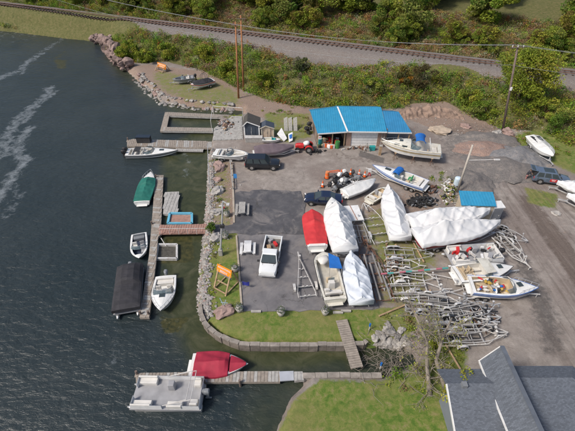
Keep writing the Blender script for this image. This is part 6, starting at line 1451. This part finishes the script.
# ------------------------------------------------------------------ bare tree and dead branches at the creek
def bare_tree(name, label, nodes, seed, n2=9):
    rr = random.Random(seed); t_ = thing(name, label, 'tree', nodes[0]); o0 = nodes[0]; m = MB(); br = MB()
    pts = [q - o0 for q in nodes]; nn = len(pts)
    for i in range(nn - 1): m.tube(pts[i], pts[i + 1], .17 * (1 - i / nn) + .03, 8, r2=.17 * (1 - (i + 1) / nn) + .03)
    def grow(a, d, l, r, dep_):
        b2 = a + d * l; br.tube(a, b2, r * .7, 5, r2=r * .4)
        if dep_ == 0: return
        for k in range(rr.choice([2, 3, 3])):
            e = (d + Vector((rr.gauss(0, .45), rr.gauss(0, .45), rr.gauss(.05, .35)))).normalized(); grow(a.lerp(b2, rr.uniform(.5, 1)), e, l * rr.uniform(.6, .85), r * .6, dep_ - 1)
    for i in range(1, nn):
        for k in range(n2):
            a = pts[i - 1].lerp(pts[i], rr.random()); an = rr.random() * 6.28; grow(a, Vector((math.cos(an), math.sin(an), rr.uniform(.1, .9))).normalized(), rr.uniform(.7, 1.3), .06, 3)
    m.build('trunk', barkpale, t_, True); br.build('branches', barkpale, t_)
    rs2 = np.random.RandomState(seed); V = np.array(br.v); idx = rs2.randint(0, len(V), 520); c = V[idx] + rs2.normal(size=(520, 3)) * .12
    cl = np.array([(.34, .36, .06), (.26, .30, .05), (.38, .34, .12)])[rs2.randint(0, 3, 520)]
    o_ = leaves('foliage', c, rs2.uniform(.05, .10, 520), cl, t_, seed); o_['kind'] = 'stuff'
bare_tree('bare_tree', 'tall leafless grey tree leaning over the trailers at the lower bank', [P(430, 396, -.1), P(427, 366, 1.3), P(427, 342, 2.4), P(415, 314, 3.6), P(408, 297, 4.4)], 4, 8)
bare_tree('bare_tree', 'smaller leafless tree right beside the tall bare one', [P(446, 392, 0), P(436, 360, 1.5), P(444, 335, 2.4), P(452, 318, 3.0)], 9, 6)
m = MB(); rr = random.Random(8)
for k in range(170):
    p = P(rr.gauss(392, 18), rr.gauss(356, 13)); z = max(hz(p.x, p.y), WZ); a = rr.random() * 6.28; l = rr.uniform(.6, 2.2); mid = Vector((p.x + math.cos(a) * l / 2, p.y + math.sin(a) * l / 2, z + rr.uniform(.2, .7)))
    m.tube((p.x, p.y, z), mid, .022, 4); m.tube(mid, (p.x + math.cos(a + .4) * l, p.y + math.sin(a + .4) * l, z + rr.uniform(0, .9)), .018, 4, r2=.006)
o = m.build('brushwood', barkpale); tag(o, 'tangle of dead grey branches over the end of the creek', 'brushwood', kind='stuff')
tree('young_tree', 'young tree with yellow-green leaves against the left edge of the grey roof', 'tree', P(442, 412), 4.6, 1.5, 10, 900, [(.34, .34, .04), (.25, .27, .035)], .09, 461, low=.45, tr=.05, lean=(1.0, .2))
o = scrubmass('bush_by_tree', [(P(432, 346).x, P(432, 346).y, 0, .5, .8, (.25, .27, .03), 260)], 4, 1, .09); o.name = 'shrub'; tag(o, 'small yellow shrub at the foot of the bare tree', 'shrub')
# ------------------------------------------------------------------ house with shingle roof
t_ = thing('house', 'house with blue-grey shingle gable roof at the lower right corner', 'house')
zr, ze = 6.6, 4.6
A_ = P(502, 346, zr); Bq = P(478.5, 358, ze); E_ = P(533, 366, ze)
xl, xr, xm = Bq.x, E_.x, A_.x; y0 = A_.y; yn = 1.0
xr = xm + (xm - xl) * 1.0
def R3(x, y, z): return Vector((x, y, z))
m = MB(); m.slab([R3(xl, yn, ze), R3(xm, yn, zr), R3(xm, y0, zr), R3(xl, y0, ze)], .15); m.slab([R3(xm, yn, zr), R3(xr, yn, ze), R3(xr, y0, ze), R3(xm, y0, zr)], .15); k = m.build('roof', shingle, t_)
MB().beam(R3(xm, yn, zr + .02), R3(xm, y0, zr + .02), .3, .05).build('ridge_cap', M('dark_ridge', (.10, .115, .14), .9), k)
MB().beam(R3(xl, yn, ze - .1), R3(xl, y0, ze - .1), .06, .22).beam(R3(xl, y0 + .02, ze - .08), R3(xm, y0 + .02, zr - .08), .05, .2).beam(R3(xm, y0 + .02, zr - .08), R3(xr, y0 + .02, ze - .08), .05, .2).build('fascia', whiteplain, k)
# left wing
za, zb_ = 5.0, 3.3; Lw = P(437, 369, za - .9); yr = Lw.y - 1.6; x0w, x1w = Lw.x, xl + 1.2
m = MB(); m.slab([R3(x0w, yr - 4.2, zb_), R3(x1w, yr - 4.2, zb_), R3(x1w, yr, za), R3(x0w, yr, za)], .14); m.slab([R3(x0w, yr, za), R3(x1w, yr, za), R3(x1w, yr + 1.6, za - .9), R3(x0w, yr + 1.6, za - .9)], .14); k = m.build('roof', shingle, t_)
MB().beam(R3(x0w, yr - 4.2, zb_ - .08), R3(x0w, yr, za - .08), .06, .22).beam(R3(x0w, yr - 4.2, zb_ - .09), R3(x1w, yr - 4.2, zb_ - .09), .06, .2).build('fascia', whiteplain, k)
q = P(462, 389, 4.5); MB().box((q.x, q.y, za - (yr - q.y) * (za - zb_) / 4.2 + .12), (.35, .35, .35)).build('roof_vent', hullgrey, k)
# right wing
R1 = P(533, 366, 4.5); R2 = P(556, 365.5, 4.5); R4 = P(565, 375, 4.0); R4.y -= 1.4
m = MB(); yr2 = R1.y - 1.4; m.slab([R3(xm + .6, yr2 - 4.5, 3.9), R3(R2.x + 6, yr2 - 4.5, 3.9), R3(R2.x, yr2, 5.4), R3(xm + .6, yr2, 5.4)], .14)
m.slab([R3(xm + .6, yr2, 5.4), R3(R2.x, yr2, 5.4), R3(R2.x + 1.2, yr2 + 1.4, 4.5), R3(xm + .6, yr2 + 1.4, 4.5)], .14); m.slab([R3(R2.x, yr2, 5.4), R3(R2.x + 6, yr2 - 4.5, 3.9), R3(R2.x + 1.2, yr2 + 1.4, 4.5)], .14)
m.slab([R3(R2.x - .5, R4.y - 4, 3.7), R3(R2.x + 12, R4.y - 4, 3.7), R3(R2.x + 12, R4.y, 4.9), R3(R2.x - .5, R4.y, 4.9)], .14); m.slab([R3(R2.x - .5, R4.y, 4.9), R3(R2.x + 12, R4.y, 4.9), R3(R2.x + 12, R4.y + 1.4, 4.0), R3(R2.x + .6, R4.y + 1.4, 4.0)], .14); m.build('roof', shingle, t_)
# walls
hw = M('house_siding', (.17, .19, .22), .7, var=.05)
m = MB(); m.box(((xl + xr) / 2, (y0 - .4 + yn) / 2, 2.15), (xr - xl - .7, y0 - .4 - yn, 4.3)); m.add([R3(xl + .35, y0 - .4, 4.5), R3(xr - .35, y0 - .4, 4.5), R3(xm, y0 - .4, zr - .35)], [(0, 1, 2)])
m.box(((x0w + x1w) / 2 + .5, yr - 1.3, 1.6), (x1w - x0w - 1.0, 4.9, 3.2)); m.box(((xm + R2.x + 11) / 2, yr2 - 3.4, 1.7), (R2.x + 10 - xm, 4.4, 3.4)); wl = m.build('wall', hw, t_)
for x, y in ((xl + 1.1, y0 - .39), (xr - 1.3, y0 - .39)):
    k = MB().box((x, y + .02, 2.6), (.9, .08, 1.3)).build('window', glass, wl); MB().box((x, y + .05, 2.6), (1.05, .03, .07)).box((x, y + .05, 3.28), (1.05, .06, .08)).box((x, y + .05, 1.92), (1.1, .08, .08)).build('frame', whiteplain, k)

# ------------------------------------------------------------------ light, world, camera
w_ = bpy.data.worlds.new('World'); S.world = w_; w_.use_nodes = True; N = w_.node_tree.nodes; L = w_.node_tree.links
sky = N.new('ShaderNodeTexSky'); sky.sky_type = 'NISHITA'; sky.sun_disc = False
SE, SR = math.radians(48), math.radians(-120)
sky.sun_elevation = SE; sky.sun_rotation = SR; sky.air_density = 1.0; sky.dust_density = 3.0; sky.ozone_density = 1.0
bg = N['Background']; bg.inputs['Strength'].default_value = .10; L.new(sky.outputs[0], bg.inputs['Color'])
sl = bpy.data.lights.new('sun', 'SUN'); sl.energy = 2.4; sl.angle = math.radians(12); sl.color = (1, .93, .84); so = bpy.data.objects.new('sun', sl); C.objects.link(so)
dirv = Vector((math.sin(SR) * math.cos(SE), math.cos(SR) * math.cos(SE), math.sin(SE))); so.rotation_euler = dirv.to_track_quat('Z', 'Y').to_euler(); so.location = (0, 0, 60)
cam = bpy.data.cameras.new('camera'); cam.sensor_width = 36; cam.lens = F / 575 * 36; cam.clip_end = 3000; cam.clip_start = .5
co = bpy.data.objects.new('camera', cam); C.objects.link(co); co.location = (0, 0, H); co.rotation_euler = (PI / 2 - PITCH, 0, 0); S.camera = co
S.view_settings.view_transform = 'Standard'; S.view_settings.look = 'None'; S.view_settings.exposure = .42; S.view_settings.gamma = 1
S.render.resolution_x, S.render.resolution_y = 1024, 768
